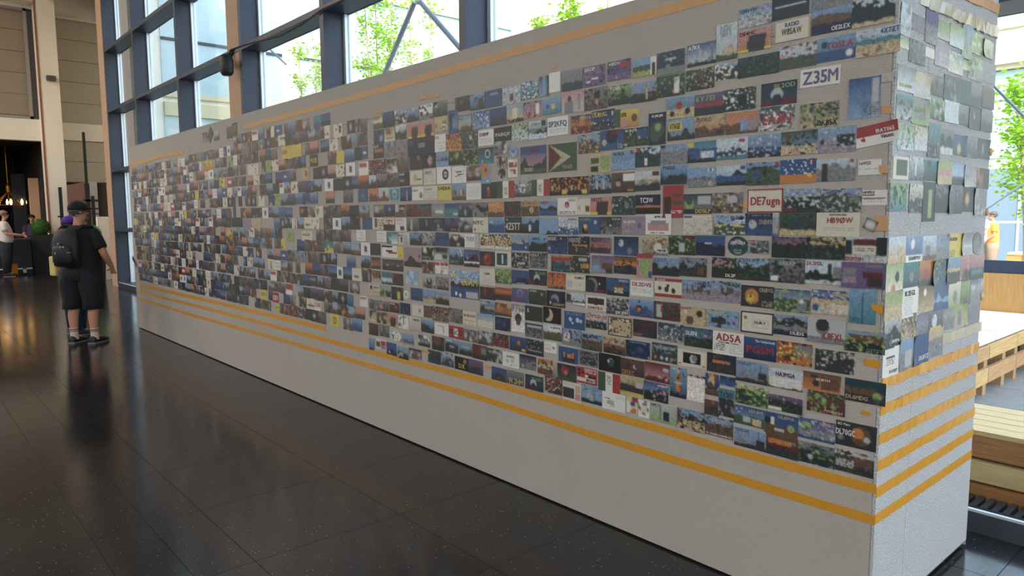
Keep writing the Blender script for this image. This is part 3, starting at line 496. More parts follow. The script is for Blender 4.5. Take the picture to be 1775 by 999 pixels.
F -3588 2175 142 88;sG cw.2,.3,.1 vG.2;;grey green misty card
F -3738 2173 148 89;ww hs.65 vK.25;CT3MD@.5,.06,.9,.2K;white card with a dark frieze
F -3886 2171 134 84;ub vS.2 mK.6;;blue boats card
F -4032 2175 142 84;ub mK.4 vw.2;;dark cliffs card
F -4179 2172 138 102;bB vt.2 hG.6;;dark blue dusk card
F -4316 2168 120 92;ee qW.0,.3,1,.5 hg.6;OF5O@.05,.1,.7,.35r;pale green card
F -3579 2083 135 89;YY vn.15 qw.55,.6,.9,.85;F1BGB@.58,.65,.87,.8K;small tan parchment card
F -3729 2070 143 94;amp;;pink and orange card with a black amplifier pile
F -3880 2070 141 95;amp;;pink and orange card with a black amplifier pile
F -4030 2074 131 94;UK mK.4 hK.6 vw.1;;dark island card
F -4168 2072 130 86;eW qr.2,.2,.6,.45 qr.2,.7,.8,.85;E5Z@.1,.02,.5,.15G;green and white card with red marks
F -4308 2069 132 95;bB cu.7,.6,.3 vK.3;;blue concert card
F -3456 1963 152 100;Ro vo.4 vK.2 vy.1;;blazing fire card
F -3300 1967 143 100;gK vs.3 vK.3 cS.55,.4,.14;;dark grey bear card
F -3155 1965 137 86;ww lS.1,.5,.9,.9;IZ6BMP@.08,.15,.7,.38R;white card with dark red capitals
F -3008 1974 145 74;GG vK.2;PAØGJV@.08,.4,.92,.75W;dark green card
F -2869 1971 131 89;eU vW.25 vg.2;;white bird in sunlight card
F -2731 1969 136 92;UK hs.4 mK.55 hU.7 qt.7,.0,.95,.3;S51RU@.2,.1,.65,.25s;cloudy rocky coast card
F -3592 1970 114 104;ww lS.2,.4,.9,.9;7TS@.02,.1,.4,.28t;plain white card
F -3802 1969 293 107;KB qb.05,.1,.2,.4 cB.55,.5,.3 lS.4,.3,.65,.6;;wide dark blue collage card
F -4030 1971 135 102;mm vn.2 vs.3;;pinkish grey temple card
F -4169 1973 131 100;us ms.4 vn.2;;hazy ridge card
F -4313 1972 132 94;KR qo.1,.4,.9,.6 hK.65;DL5TT@tw;dark fire glow card
F -3440 1870 137 81;gG vG.3 ve.2 hG.6;;palm grove card
F -3297 1867 139 89;Gg ve.3 vk.2 cG.5,.5,.25;;green fern card
F -3155 1866 134 90;tc cU.6,.4,.25 ct.6,.4,.18;;turquoise whirl card
F -3015 1898 133 74;SK qw.55,.2,.75,.9 vK.3 vs.2;;waterfall gorge card
F -2923 1868 77 58;uu cU.5,.5,.35 cb.5,.45,.2;;small round blue sticker;0;disc
F -2927 1783 77 94;ww qr.1,.2,.9,.45 qr.2,.55,.85,.8 vW.2;;white card with red print
F -3018 1788 89 134;nS cN.5,.25,.2 cK.5,.7,.22 vY.2;;tall card with two dark animals
F -3154 1777 83 134;uu co.35,.42,.32 qb.3,.35,.55,.5 qw.5,.88,.8,.92 qr.5,.92,.8,.96;;tall blue card with an orange disc
F -3268 1774 135 84;PK vn.3 vS.2 hK.7;;carved statue card
F -2766 1819 197 142;bP qb.0,.0,1,.3 mK.55 qg.0,.82,1,1 qR.4,.08,.75,.22;TA7ADO@.15,.78,.5,.92W;large flag coloured mosque card
F -3859 1873 152 99;BK vK.3 qs.6,.1,.75,.4;;dark office card
F -3711 1872 133 86;kK cW.55,.5,.28 cP.55,.5,.2;;black card with a pale diamond
F -3576 1870 129 86;us mK.4 hu.6;;mountain stream card
F -4006 1869 120 101;sK vn.3 cr.6,.45,.12;;dark portrait card
F -4144 1864 133 91;gW vG.4 qW.6,.6,.95,.95;;leafy garden card
F -4334 1865 224 102;RK vK.3 vr.2 vS.1;;dark red market card
F -3409 1771 139 98;ww qK.3,.3,.7,.35 qK.2,.55,.6,.6 qK.4,.45,.8,.5 vS.1;;white card with a pen drawn bird
F -3559 1774 149 103;ww cB.6,.45,.32 cS.6,.45,.18 qr.45,.42,.75,.5;;white card with a navy oval badge
F -3710 1772 136 94;WW lS.1,.4,.9,.9;HZ1DZY@.1,.12,.65,.3K;cream contact form card
F -3858 1773 148 93;WW cY.4,.5,.25 bY;GHOTZ@.55,.55,.9,.7n;cream card with an ochre continent
F -4006 1770 128 90;BK mK.5 qS.1,.6,.5,.7;OL8F@tw;dark meteor card
F -4141 1769 133 88;sK vK.3 vn.2;SU1AX@tr;dim ruins card
F -4282 1771 136 90;mK mG.4 hK.6;;dark palm dusk card
F -4405 1768 94 90;US mK.55;;small pale hills card
F -4396 1677 121 89;oP mn.5;;orange canyon card
F -4263 1677 131 90;UY qK.45,.3,.6,1 hn.7;;dark spire card
F -4125 1673 130 88;cc cU.5,.45,.3 cc.5,.5,.2 bU;;turquoise crest card
F -3986 1672 134 88;bb mB.8 qS.6,.3,.64,.9;;plain deep blue card
F -3847 1672 132 86;ww cs.75,.45,.1 qs.65,.5,.9,.8;LZ7HO@.05,.2,.5,.35b;white card with a grey runner
F -3702 1671 144 87;WW lS.1,.4,.9,.9;DG5WK@.1,.15,.6,.3s;pale grey form card
F -3554 1668 141 90;yy lS.1,.5,.9,.9;SV1DKR@.03,.08,.92,.32K;bright yellow card
F -3412 1668 134 93;us qn.1,.35,.9,.7 qW.35,.4,.45,.65 qW.6,.4,.7,.65 hn.75;;town hall square card
F -3271 1669 137 95;ww lS.1,.2,.9,.8;;plain white handwritten card
F -3130 1670 135 89;tK cP.45,.4,.12 qr.35,.45,.55,.9 vG.2;;dancer in red card
F -2988 1671 143 92;italy qW.36,.3,.64,.9 lK.4,.4,.6,.8;;creased tricolour card
F -2849 1671 135 84;SK cw.5,.5,.3 cs.5,.5,.15 vK.2;;white mask card
F -2712 1672 135 84;italy qW.36,.2,.64,.9 lK.4,.3,.6,.8;;second tricolour card
F -4332 1567 134 85;sK qS.1,.2,.5,.6 hK.7;ES1D@.45,.15,.95,.4y;dark shack card
F -4192 1567 133 82;bB hK.6 cS.5,.4,.1;;blue night coast card
F -4058 1564 119 79;SW hn.6 qK.35,.0,1,.5;N5J@.45,.2,.95,.5w;sand dune card
F -3918 1565 145 82;nR vr.2 vK.3;;red brick town card
F -3771 1565 139 83;nK fc.0 hn.3 vK.2;UN7BYM@.05,.06,.9,.24G;teal topped market card
F -3628 1563 135 83;sS hs.5 qw.3,.55,.9,.75;;grey river bend card
F -3488 1563 136 83;bg hc.4 qw.6,.7,.95,.85;;green lagoon card
F -3351 1563 129 84;pK mt.4 cS.5,.65,.16 cS.1,.3,.08 cS.9,.3,.08;;volcano cone card
F -3212 1563 141 85;sG mG.3 ms.5 cK.8,.8,.12 cK.2,.8,.1;;motorbike in the hills card
F -3071 1564 132 85;oY ho.4 vY.2 hn.7;C6AGU@.02,.08,.8,.3y;golden village sunset card
F -2932 1564 135 83;tR mK.4 hK.6 vr.1;;red lantern dusk card
F -2793 1566 135 84;Yn hn.4 cY.6,.6,.2 vK.1;UN1NWEB@.03,.06,.95,.26o;brown canyon road card
F -4348 1479 143 82;WW qn.2,.1,.45,.8 lr.55,.2,.95,.9;;white card with a red costume
F -4199 1474 139 82;WW fW.0 hK.45;YU1FW@.15,.1,.85,.35r;white card over a dark photo
F -4057 1473 129 86;ww lS.1,.2,.9,.6 qK.45,.62,.8,.95;LZ1DJO@.1,.05,.7,.18K;white card with a grey stamp
F -3917 1474 129 85;sK qS.4,.1,.5,.9 cS.35,.7,.12;;white rocket card
F -3772 1476 143 81;tB cB.5,.5,.2 qS.45,.5,.75,.55 qS.6,.2,.65,.6;;dark crescent moon card
F -3627 1476 134 81;Bb mK.5 cS.5,.65,.12 qS.4,.8,.8,.9;N2DXW@.2,.15,.75,.35e;dark blue island card
F -3491 1475 131 83;pB vB.3 hB.6;IQ3AZ@.45,.75,.95,.95e;violet coast at night card
F -3353 1474 135 84;SK cw.2,.2,.12 ck.5,.3,.12 vS.2 vK.3;;panda and photos card
F -3213 1475 141 86;WW vW.1 cK.15,.8,.08;NYC@.05,.2,.7,.48g;cream card with green letters
F -3070 1476 137 84;ub hb.45 fb.6 qS.1,.2,.3,.4;;blue sea horizon card
F -2927 1477 136 85;tt vK.2 hG.7 cw.12,.15,.05;4Z5TT@.05,.35,.92,.82W;dark teal card
F -2788 1477 135 84;us mt.25 hG.7 qU.4,.5,.55,.9;;alpine valley stream card
F -4302 1390 124 76;ww lS.1,.2,.7,.8 cS.8,.4,.1;;small white form card
F -4163 1382 138 78;cw qc.0,.0,.4,1 cW.3,.6,.15 qK.5,.0,1,.12;;teal and white cartoon card
F -4057 1378 61 74;WW qG.4,.3,.7,.8;HK4L@.0,.1,.9,.25K;narrow cream bottle card
F -3987 1382 59 77;US qs.3,.3,.4,1;;narrow pale tower card
F -3879 1381 137 81;ub mK.5 vt.2;;blue dusk house card
F -3734 1383 141 81;Ss cK.6,.3,.1 vK.3 vn.2;;dog and photos card
F -3588 1386 137 83;bK mt.3 hb.5 vK.2;;blue coast from above card
F -3439 1384 149 80;PK fW.0 mK.35 hK.5 qS.5,.75,.65,.9;F4HMB@.1,.05,.7,.22K;black fighter jet card
F -3294 1383 137 79;ww qS.75,.0,1,1;TNIX@.1,.2,.7,.55u;curled white card
F -3153 1382 137 82;WW hY.3 vn.35 vK.1 fW.8;DG6D@.35,.06,.65,.15K;sepia old town card
F -3012 1382 136 84;WW hY.3 vn.35 vK.1 fW.8;TA1CU@.35,.08,.75,.2n;sepia old town card
F -2872 1382 137 84;uY mb.4 qY.3,.5,.7,.56 hb.6 cS.85,.8,.08;OZ1XV@.25,.15,.95,.35m;sunrise over calm lake card
F -2731 1382 139 86;uc hG.65 mG.6 qK.82,.15,.9,.3;DF5WA@.2,.15,.6,.3t;evening lawn card
F -4392 1299 137 83;KB vn.2 hK.6;;dark town dusk card
F -4167 1289 275 79;ww qG.2,.4,.5,.5 qr.3,.55,.7,.65 qy.72,.0,1,1 cr.85,.8,.1 qK.0,.0,.5,.12;DK1RZ@.02,.02,.45,.16K;white and yellow card with flag strokes
F -3920 1262 205 126;mP hK.75 mK.65 cm.2,.35,.22 cb.88,.45,.1;;large dusk card with a huge moon
F -3746 1292 134 78;Gk vG.3 vW.2;GUØYL@.05,.7,.6,.9e;white flowers in dark grass card
F -3599 1297 147 76;gW qG.1,.1,.9,.45 qU.1,.55,.5,.9 qG.55,.55,.9,.9;;white card with green lake photos
F -3447 1282 142 94;ut vU.2 mt.4 hG.8;VB9CCC@.05,.72,.7,.92e;cloudy sea card
F -3297 1279 146 101;bu mB.4 qw.0,.7,1,.78 hK.8;IP1PTT@.3,.25,.95,.42r;white coast road card
F -3153 1284 134 82;KK cr.5,.55,.38 cR.5,.55,.2 co.4,.4,.12;;glowing red ember card
F -3013 1286 136 86;WW qt.1,.1,.75,.9 qU.4,.2,.5,.8 qb.6,.5,.75,.9;;white card with an icy waterfall
F -2873 1286 137 84;tG vG.3 vS.2 qS.4,.6,.8,.75;RL1A@.6,.1,.95,.25r;green stream card
F -2728 1291 137 84;Gs vG.3 vs.3;OX3LX@tS;grey green birch wood card
F -4386 1202 126 82;Bo hK.7;;small sunset silhouette card
F -4169 1198 265 76;Ks hK.5 vK.2 qS.2,.5,.3,.55 qS.7,.5,.8,.55;;wide grey ship panorama card
F -3745 1202 141 72;nK vS.2 vK.3 vr.1;;dim shop interior card
F -3598 1208 141 74;ww qr.0,.1,.35,.3 qr.4,.1,.95,.3 qS.4,.4,.95,.6 vP.15;;white card with red tables
F -3370 1119 279 166;ub vU.3 qU.0,.5,.6,.6 hK.45 hb.6 cw.2,.85,.07 cw.35,.9,.07 qS.55,.75,.95,.97 qy.05,.12,.18,.25;E6AM@.4,.28,.95,.52y;large blue cloud card with yellow letters
F -3154 1180 136 95;WW cS.2,.3,.05 lS.1,.6,.95,.95;LE1ØK@.3,.25,.7,.38K;plain cream card
F -3013 1191 140 80;eg vG.3 ve.4;;light green leaves card
F -2872 1195 135 74;bb mB.75 qS.3,.9,.8,.95;TO8FH@.15,.25,.8,.45p;plain royal blue card
F -2733 1200 138 79;Bt fR.75 cS.45,.55,.3 cB.45,.75,.25;9K2OD@.35,.08,.95,.28e;small dark card with a white peacock fan
F -4393 1110 130 76;nY vn.3 vK.2;;ochre ornament card
F -4245 1105 136 86;ct hU.5 hK.8;;pale surf card
F -4105 1103 131 80;KK vR.2 vK.2;DL7TO@tr;black and red card
F -3934 1126 137 93;uu vU.4;;pale cloud blue card
F -3738 1112 134 82;SK ck.5,.45,.3 vS.2;;black hatted man card
F -3598 1111 135 80;sK vs.3 vY.1;;dark grey crowd card
F -4416 1007 152 73;WW hY.5 vY.2 qK.1,.1,.3,.4;EI7O@.4,.1,.9,.35K;cream antelope card
F -4265 1013 136 78;uY hG.4 ve.3;;savanna card
F -4118 1007 144 89;gG vG.3 qy.5,.4,.75,.95;;green valley card with a yellow post
F -4009 1009 64 57;ww cS.5,.5,.3 cP.5,.5,.15;;small oval white sticker;0;disc
F -3882 1021 138 81;bb hb.7;9A1DF@.1,.7,.9,.92K;bright blue card
F -3739 1020 135 80;us mK.5 hY.7;;old town roofs card
F -3596 1018 139 77;ut hY.3 hK.5;;dark road under green sky card
F -3154 1084 135 72;KR vn.3 vr.2 hK.6;;dark red grill card
F -3013 1091 138 71;ro qo.0,.2,1,.4 hK.5;;bright red sunset sea card
F -2874 1095 133 76;pb cu.5,.35,.3 cp.5,.4,.24;PR5C@.05,.75,.6,.95r;lilac wave card
F -2735 1097 135 80;gG cK.5,.55,.28 vG.2 qS.7,.2,.8,.35;ZO3IA@.05,.05,.45,.18W;dark bear in grass card
F -4428 902 140 73;sK vK.3 vs.3;;grey winter card
F -4293 906 122 72;mK vP.2 vK.3;;flowering tree dusk card
F -4160 907 129 70;RK cr.6,.45,.14 cy.65,.45,.07;DP7HB@tw;red sun card
F -4026 912 125 78;BB vb.2;;small navy star chart card
F -3871 915 132 73;WW cS.65,.5,.25 cs.65,.5,.15;;off-white card with a round stamp
F -3735 919 129 75;ns hn.4 vK.2;;brown hillside card
F -3622 916 173 92;RK hn.45 vY.15 vs.2;;weathered logs card
F -3464 922 139 88;sn vs.3 vK.2;;grey rock wall card
F -3323 921 129 82;WW lY.1,.5,.9,.9;IK4DOW@.1,.2,.95,.42r;cream card with red letters
F -3179 924 145 81;uW fW.55 lS.1,.6,.9,.9;CO8DSK@.1,.2,.8,.38S;pale blue over white card
F -3154 1001 138 76;ut hY.45 hG.6 vG.2 hb.8;MØOBO@.05,.08,.6,.28U;lakeside village card
F -3013 1003 137 71;Bo vo.3 qY.7,.0,1,.4 hK.8;;bonfire card
F -3023 920 134 76;BB vb.15 cb.6,.5,.2 lu.15,.08,.85,.14 cY.95,.95,.08;;dark navy star chart card
F -2889 967 105 153;Sw qm.0,.0,1,.25 vw.2 cK.5,.5,.18 qn.35,.5,.65,.75;SA5HU@.3,.05,.85,.12y;tall snow card with ponies
F -2764 1005 134 79;KG mK.4 cU.2,.3,.15 cK.26,.28,.13;;night crescent card
F -2764 913 134 75;ts vG.3 qS.1,.15,.95,.3 cK.2,.35,.06;;white van card
F -4451 823 100 80;nW vK.3 vY.3;;tan temple card
F -4327 820 131 83;nK vY.3 vg.2;;market stall card
F -4189 818 137 85;amp;;small pink and orange card with a black amplifier pile
F -4048 817 124 87;ww vS.2 vK.1;DL6DR@.3,.05,.8,.15K;white line drawing card
F -3907 822 137 89;WY lS.1,.4,.9,.9;WD8CBY@.3,.1,.9,.28K;pale yellow card
F -3763 822 140 80;ub mG.5 qK.1,.3,.3,.9 hG.7;;lighthouse lawn card
F -3612 823 149 73;ww qS.2,.2,.7,.3 qs.3,.3,.35,.8 qs.6,.3,.65,.8 fw.9;;white card with a house sketch
F -3461 819 146 77;rr cw.5,.5,.35 qr.0,.0,.1,1;OE6CLD@.05,.3,.95,.68K;red card with an oval badge
F -3319 817 130 73;sn vK.3 vS.2;;winter village card
F -3181 819 137 80;sK vS.35 vK.3;;grey stones card
F -3039 824 141 77;KR vr.3 vK.3 vs.1;;dark red garden card
F -2895 823 135 81;bB qn.4,.3,.7,.7 co.55,.4,.15 qy.75,.8,.95,.95;;blue card with an orange hut
F -2757 822 136 84;tG hG.3 vP.1 qS.2,.7,.9,.75 hB.85;;green lattice dusk card
F -4443 724 127 84;nK vR.3 vK.3;;dark red village card
F -4301 730 139 84;sK vs.3 qK.4,.1,.55,.6;;grey monument card
F -4139 712 129 70;ww cK.5,.45,.35 cw.5,.45,.28 vK.1;;round black and white club sticker;0;disc
F -3997 704 134 79;us hb.5 hY.8;;blue grey beach card
F -3808 722 136 72;bK ms.3 vw.2 hK.7;;snow peak card
F -3651 726 135 88;nG vG.3 vn.2 hG.6;;stone gate card
F -3507 731 135 85;uG mG.3 hG.5 qS.3,.5,.7,.6;OM7N@tw;dark hillside road card
F -3368 730 131 79;ut qS.2,.3,.8,.45 hG.6;;white hotel lawn card
F -3230 730 137 86;nG qR.0,.1,.5,.6 qs.6,.2,.9,.6 hG.7;;red roof card
F -3093 729 131 77;tK qS.3,.2,.9,.3 vS.3 vK.2;;striped viaduct card
F -2954 725 138 83;ww qS.2,.5,.4,.7 qS.5,.45,.7,.65 qK.5,.8,.55,.9 lS.6,.7,.9,.9;DL4MGC@.25,.2,.75,.36K;white card with two small photos
F -2814 732 131 78;Bs qs.4,.4,.95,1 vB.2 cS.2,.8,.1;;blue dusk palace card
F -2674 728 123 82;oY hY.3 hn.6 vK.2;C5PL@.05,.1,.6,.3K;orange desert card
F -2721 712 49 46;yy cg.5,.4,.3 vG.2;;small green and yellow round sticker;0;disc
F -4476 613 73 86;ub hK.8;;small blue sky mast card
F -4350 630 135 76;WW qn.05,.3,.45,.8 qr.5,.2,.95,.5 qs.5,.6,.95,.9;;cream collage card
F -4209 614 131 86;bb mB.6 cU.3,.8,.1;;bright blue mountain card
F -4063 606 140 82;us mG.4 hG.6 vS.1;;grey alpine meadow card
F -3913 620 148 70;mN hn.4 vS.2 qK.0,.0,1,.15;;brown desert highway card
F -3696 632 140 83;tB cB.9,.5,.25 qr.2,.45,.6,.52 ht.7;;dark teal night sea card
F -3553 637 135 84;uK vn.3 vK.3 vS.2;;city collage card
F -3411 633 135 81;kk cg.75,.3,.22 ce.75,.3,.14;DX@.3,.5,.75,.85y;black card with yellow letters and a green globe
F -3270 634 139 85;pK mK.5 qn.2,.4,.8,.5;;brown dusk mountain card
F -3056 626 135 77;bb mK.6 hK.75 vn.1;;deep blue evening lake card
F -2915 628 135 77;st hK.55;9K2HM@.05,.52,.97,.95Y;dark grey card with tall gold letters
F -2762 627 141 82;tK cS.45,.55,.3 cK.45,.75,.25 qR.0,.85,.6,1;9K2OD@.35,.12,.9,.32e;dark peacock card above the gold tape
F -6401 818 129 98;yy lK.1,.3,.9,.6;;yellow note
F -6133 814 137 90;rr;1Z1EV@.1,.3,.9,.75w;red
F -5697 2065 383 108;yy qo.0,.3,.3,.6 vK.08;;wide yellow
F -6101 727 87 62;yy;DX@.1,.4,.9,.6K;yellow
F -5449 1873 126 94;YY cn.6,.5,.25 bo;;ochre
F -5780 1363 138 89;ee cG.4,.4,.15;;green
F -4544 1675 130 86;bb cc.5,.5,.3;;blue
F -4491 1479 135 84;bb hb.7;;blue
F -5084 1294 137 87;cc fy.6 cy.4,.5,.2 cg.3,.7,.15;;teal
F -5842 908 132 89;rw fr.0 fw.55;;redwhite
F -5316 812 128 75;ww;Z35F@.05,.15,.95,.6r;white
F -5030 725 150 98;yy cK.5,.5,.3 cY.5,.5,.2;;yellow
F -7715 2061 261 112;yo vn.2;;orange
F -7068 2053 125 105;ee vG.2;;green
F -7316 1872 133 95;yy vK.2;;yellow
F -7189 1376 133 71;yy vK.2;;yellow
F -6616 1469 459 89;YY qm.0,.0,.5,1;;beige
F -6526 1962 245 95;WW vK.04;;cream
F -5296 1969 136 92;GG;MUSE@.1,.3,.95,.7y;darkgreen
F -4570 914 114 79;ww;SP9PT@.05,.1,.9,.35r;white
F -4885 2162 137 100;WW vK.1 qn.6,.1,.85,.7;;white
F -4866 1868 142 90;WW vK.15;;white
F -5459 1372 191 79;WW;R6GX@.1,.2,.8,.5K;white
F -4584 1392 132 79;ww lS.1,.1,.9,.9;;white
F -7772 2360 140 96;Ks;;dark
F -7608 2370 143 117;tK;;dark;45
F -7428 2344 144 94;SK hK.6;;dark
F -7006 2345 275 111;nK vn.2;;dark
F -6930 2388 128 69;BK;;dark
F -7029 1627 65 215;Bb;;tall
F -10868 924 234 68;NK;;dark;-30
E 2642 2178 96 105;US vs.2;;pale strip
E 2759 2185 145 55;sm vs.2;;grey lilac
E 2877 2198 120 128;pb hs.5;;tall violet blue
E 2995 2200 154 66;eS ve.2;;pale green
E 3138 2200 152 81;eU;;pale lime
E 3257 2199 113 131;ue vs.2;;narrow tall aqua
E 3372 2208 168 82;ee vW.2;;cream green
E 3517 2209 136 72;We vs.2;;cream leaf
E 2643 2099 80 31;eW;;small cream
E 2755 2087 148 78;sG vG.3 vs.2;;leafy grey
E 2879 2102 104 34;WW;;small blank white
E 3000 2109 158 82;mm lS.1,.4,.9,.9;;pale lilac form
E 3146 2102 156 78;cW vW.3;;white blossom
E 3256 2106 85 32;eW;;tiny cream
E 3377 2109 179 89;es vG.2 vS.2;;grey green meadow
E 3561 2115 205 79;sm hs.5;;grey mist
E 2670 1986 157 85;sU qy.1,.7,.8,.82;CLASS@.12,.7,.78,.82e;pale blue
E 2812 1981 148 88;YS cS.5,.5,.2;;tan haze
E 2957 1996 163 73;sG cG.5,.4,.25 vG.2;;dark tree
E 3110 2001 156 96;tG hG.4 vs.2;;grey forest
E 3252 2005 162 92;tG ht.5 vG.2;;dark lake
E 3404 2004 174 92;sG hG.5;;dim valley
E 3561 2011 167 85;nG vn.2;;brown leaf
E 2669 1889 148 80;tS vG.3 qc.0,.0,1,.15;;teal headed
E 2809 1885 151 84;se qs.2,.2,.8,.8;HAPPY@.15,.3,.85,.5e;grey card with yellow capitals
E 2971 1911 154 71;eG vG.3 vS.2;;pale birch
E 3120 1915 153 81;UU lS.1,.2,.9,.9;;pale blue form
E 3264 1915 144 74;sG qK.3,.4,.7,.7;;dark rowing boat
E 3413 1912 165 84;KG cY.4,.4,.15;;dark planet
E 3558 1916 159 88;sG hG.6;;grey green hill
E 2696 1792 157 88;eU vs.2 vG.1;;icy green
E 2840 1794 144 83;YU vn.1 vS.2;;beige waterfall
E 2960 1797 126 123;cG hG.6 vs.2;;tall aqua cliff
E 3078 1800 165 98;sG mG.4 hS.7;;grey green ridge
E 3232 1796 158 79;bG cY.5,.7,.25;;dark blue meadow
E 3378 1796 153 85;sG vs.2;;misty grey
E 3531 1798 169 83;KG cs.5,.5,.2;;dark night
E 2663 1684 144 78;WW qg.2,.15,.85,.8;;cream framed green landscape
E 2803 1688 147 83;UG vs.3 qU.4,.2,.5,.8;;pale fountain
E 2940 1685 141 76;cG vG.2;;teal reed
E 3090 1682 160 88;eY qP.1,.4,.9,.7;;olive and pink
E 3244 1681 166 82;uU hG.6;;pale blue hill
E 3395 1677 164 87;mS vs.2;;pale lilac speckled
E 3556 1673 164 88;on vN.3 qN.5,.0,1,1;;brown and orange
E 2650 1584 146 97;ec vG.2 qt.2,.1,.35,.6;;pale teal bottle
E 2821 1581 151 103;WG hG.5 vs.2 cP.3,.5,.1;;pale green picnic
E 2945 1570 128 146;KG qe.4,.2,.7,.9;;tall dark green
E 3078 1584 162 110;sG vG.3 mG.4;;dark grey wood
E 3229 1582 166 114;sG vK.2;;dim stone
E 3387 1584 178 103;GK co.4,.5,.25 cY.4,.5,.15;;dark card with an orange face
E 3537 1575 169 111;ss vS.2;;blank grey
E 2665 1400 156 93;UY hY.6 qY.5,.4,.8,.9;;sandy castle
E 2816 1398 155 93;ub cw.4,.3,.2 fw.75;TDØITU@.15,.78,.85,.92K;blue and white cloud
E 2962 1397 156 92;Us qs.3,.4,.6,.9 hn.8;;hazy tower
E 3102 1394 151 93;us vs.3 hs.5;;blue grey skyline
E 3254 1394 163 103;yy lK.1,.6,.5,.9;IK2EQI@.08,.15,.6,.3K;bright yellow
E 3402 1399 153 93;sS qw.2,.6,.9,.7;;grey arc
E 3526 1399 118 92;ns vs.2 cs.5,.5,.3;;brown oval portrait;0;disc
E 2658 1305 160 96;eW cG.6,.5,.2 co.4,.95,.2;;pale green bird
E 2808 1303 158 98;ct cs.5,.55,.2 ht.8;;turquoise whale
E 2949 1301 150 98;oK cr.5,.5,.2 hK.75;;brown sunset
E 3099 1297 168 98;tb ve.2 vG.2;;blue reef
E 3250 1295 159 108;uK hY.4 hK.55;;dark headland
E 3402 1292 170 109;PK hK.5 vP.2;;dusk pink city
E 3568 1291 186 113;PK hG.5 qc.1,.6,.9,.7;;pink evening canal
E 2653 1203 150 101;eY hY.5;;pale straw field
E 2808 1204 169 110;ww lS.1,.3,.6,.9;IK2EGL@.15,.1,.75,.28K;white card with black capitals
E 2964 1204 162 102;nY cw.4,.25,.14;;sandy beach with a white dish
E 3116 1201 164 109;bb mu.5 hb.7;;clear blue
E 3268 1195 157 101;We cs.6,.6,.25;;white green card with a grey seal
E 3413 1193 157 98;eg vs.2;;fresh green
E 3567 1190 171 101;pS vS.3 hs.5;;violet snow
E 2656 1103 152 101;SG mG.4 vs.1;DK1PA@.45,.7,.9,.82w;grey green lake
E 2796 1105 155 110;gY vY.3 vG.2;;golden wood
E 2938 1105 151 108;pS hs.5 vs.2;;dim lilac river
E 3081 1107 155 108;sK cU.4,.5,.25 qy.1,.7,.9,.85;;dark card with a white balloon
E 3220 1105 153 102;sS hs.5;;grey lawn
E 3367 1100 158 93;eY qs.3,.3,.6,.9;;cream path
E 3530 1095 191 103;ss;;plain dark grey
E 2655 1004 150 105;ww qK.2,.3,.7,.36 lK.2,.36,.7,.6;RO5BP@.4,.78,.85,.9s;white card with a black gate drawing
E 2796 1012 150 114;us hs.5 qS.4,.4,.8,.9;;grey stream
E 2941 1013 163 114;bb hb.6;DLØTZ@.35,.72,.95,.88w;deep blue
E 3088 1019 156 112;us fY.0 hs.35;;grey sea under a yellow band
"""
# ------------------------------------------------------------------ postcards: painted print on thin card
PAL = dict(k=(20, 22, 28), K=(50, 52, 58), w=(236, 232, 226), W=(226, 216, 192), s=(128, 130, 135), S=(186, 190, 194), b=(38, 84, 152), B=(22, 38, 78),
           u=(118, 164, 214), U=(192, 212, 230), c=(52, 136, 158), g=(62, 92, 66), G=(30, 48, 46), e=(146, 182, 96), y=(238, 210, 60), Y=(204, 178, 130), o=(226, 128, 52),
           r=(192, 44, 50), R=(112, 30, 40), p=(108, 84, 142), P=(208, 134, 142), n=(112, 76, 50), N=(62, 43, 35), t=(28, 72, 84), m=(152, 134, 156))
def soft(v): g = sum(v) / 3; return tuple((g + (q - g) * .68) * .9 for q in v)
PAL = {k: np.array(lin(soft(v))) for k, v in PAL.items()}
MACRO = {'snow': 'uU hS.5 vs.2', 'amp': 'Po qK.32,.25,.85,.5 qK.28,.5,.82,.95 fy.86 qK.34,.8,.8,1', 'forest': 'tG vG.35 vg.25', 'italy': 'ww qg.0,.0,.33,1 qr.67,.0,1,1'}
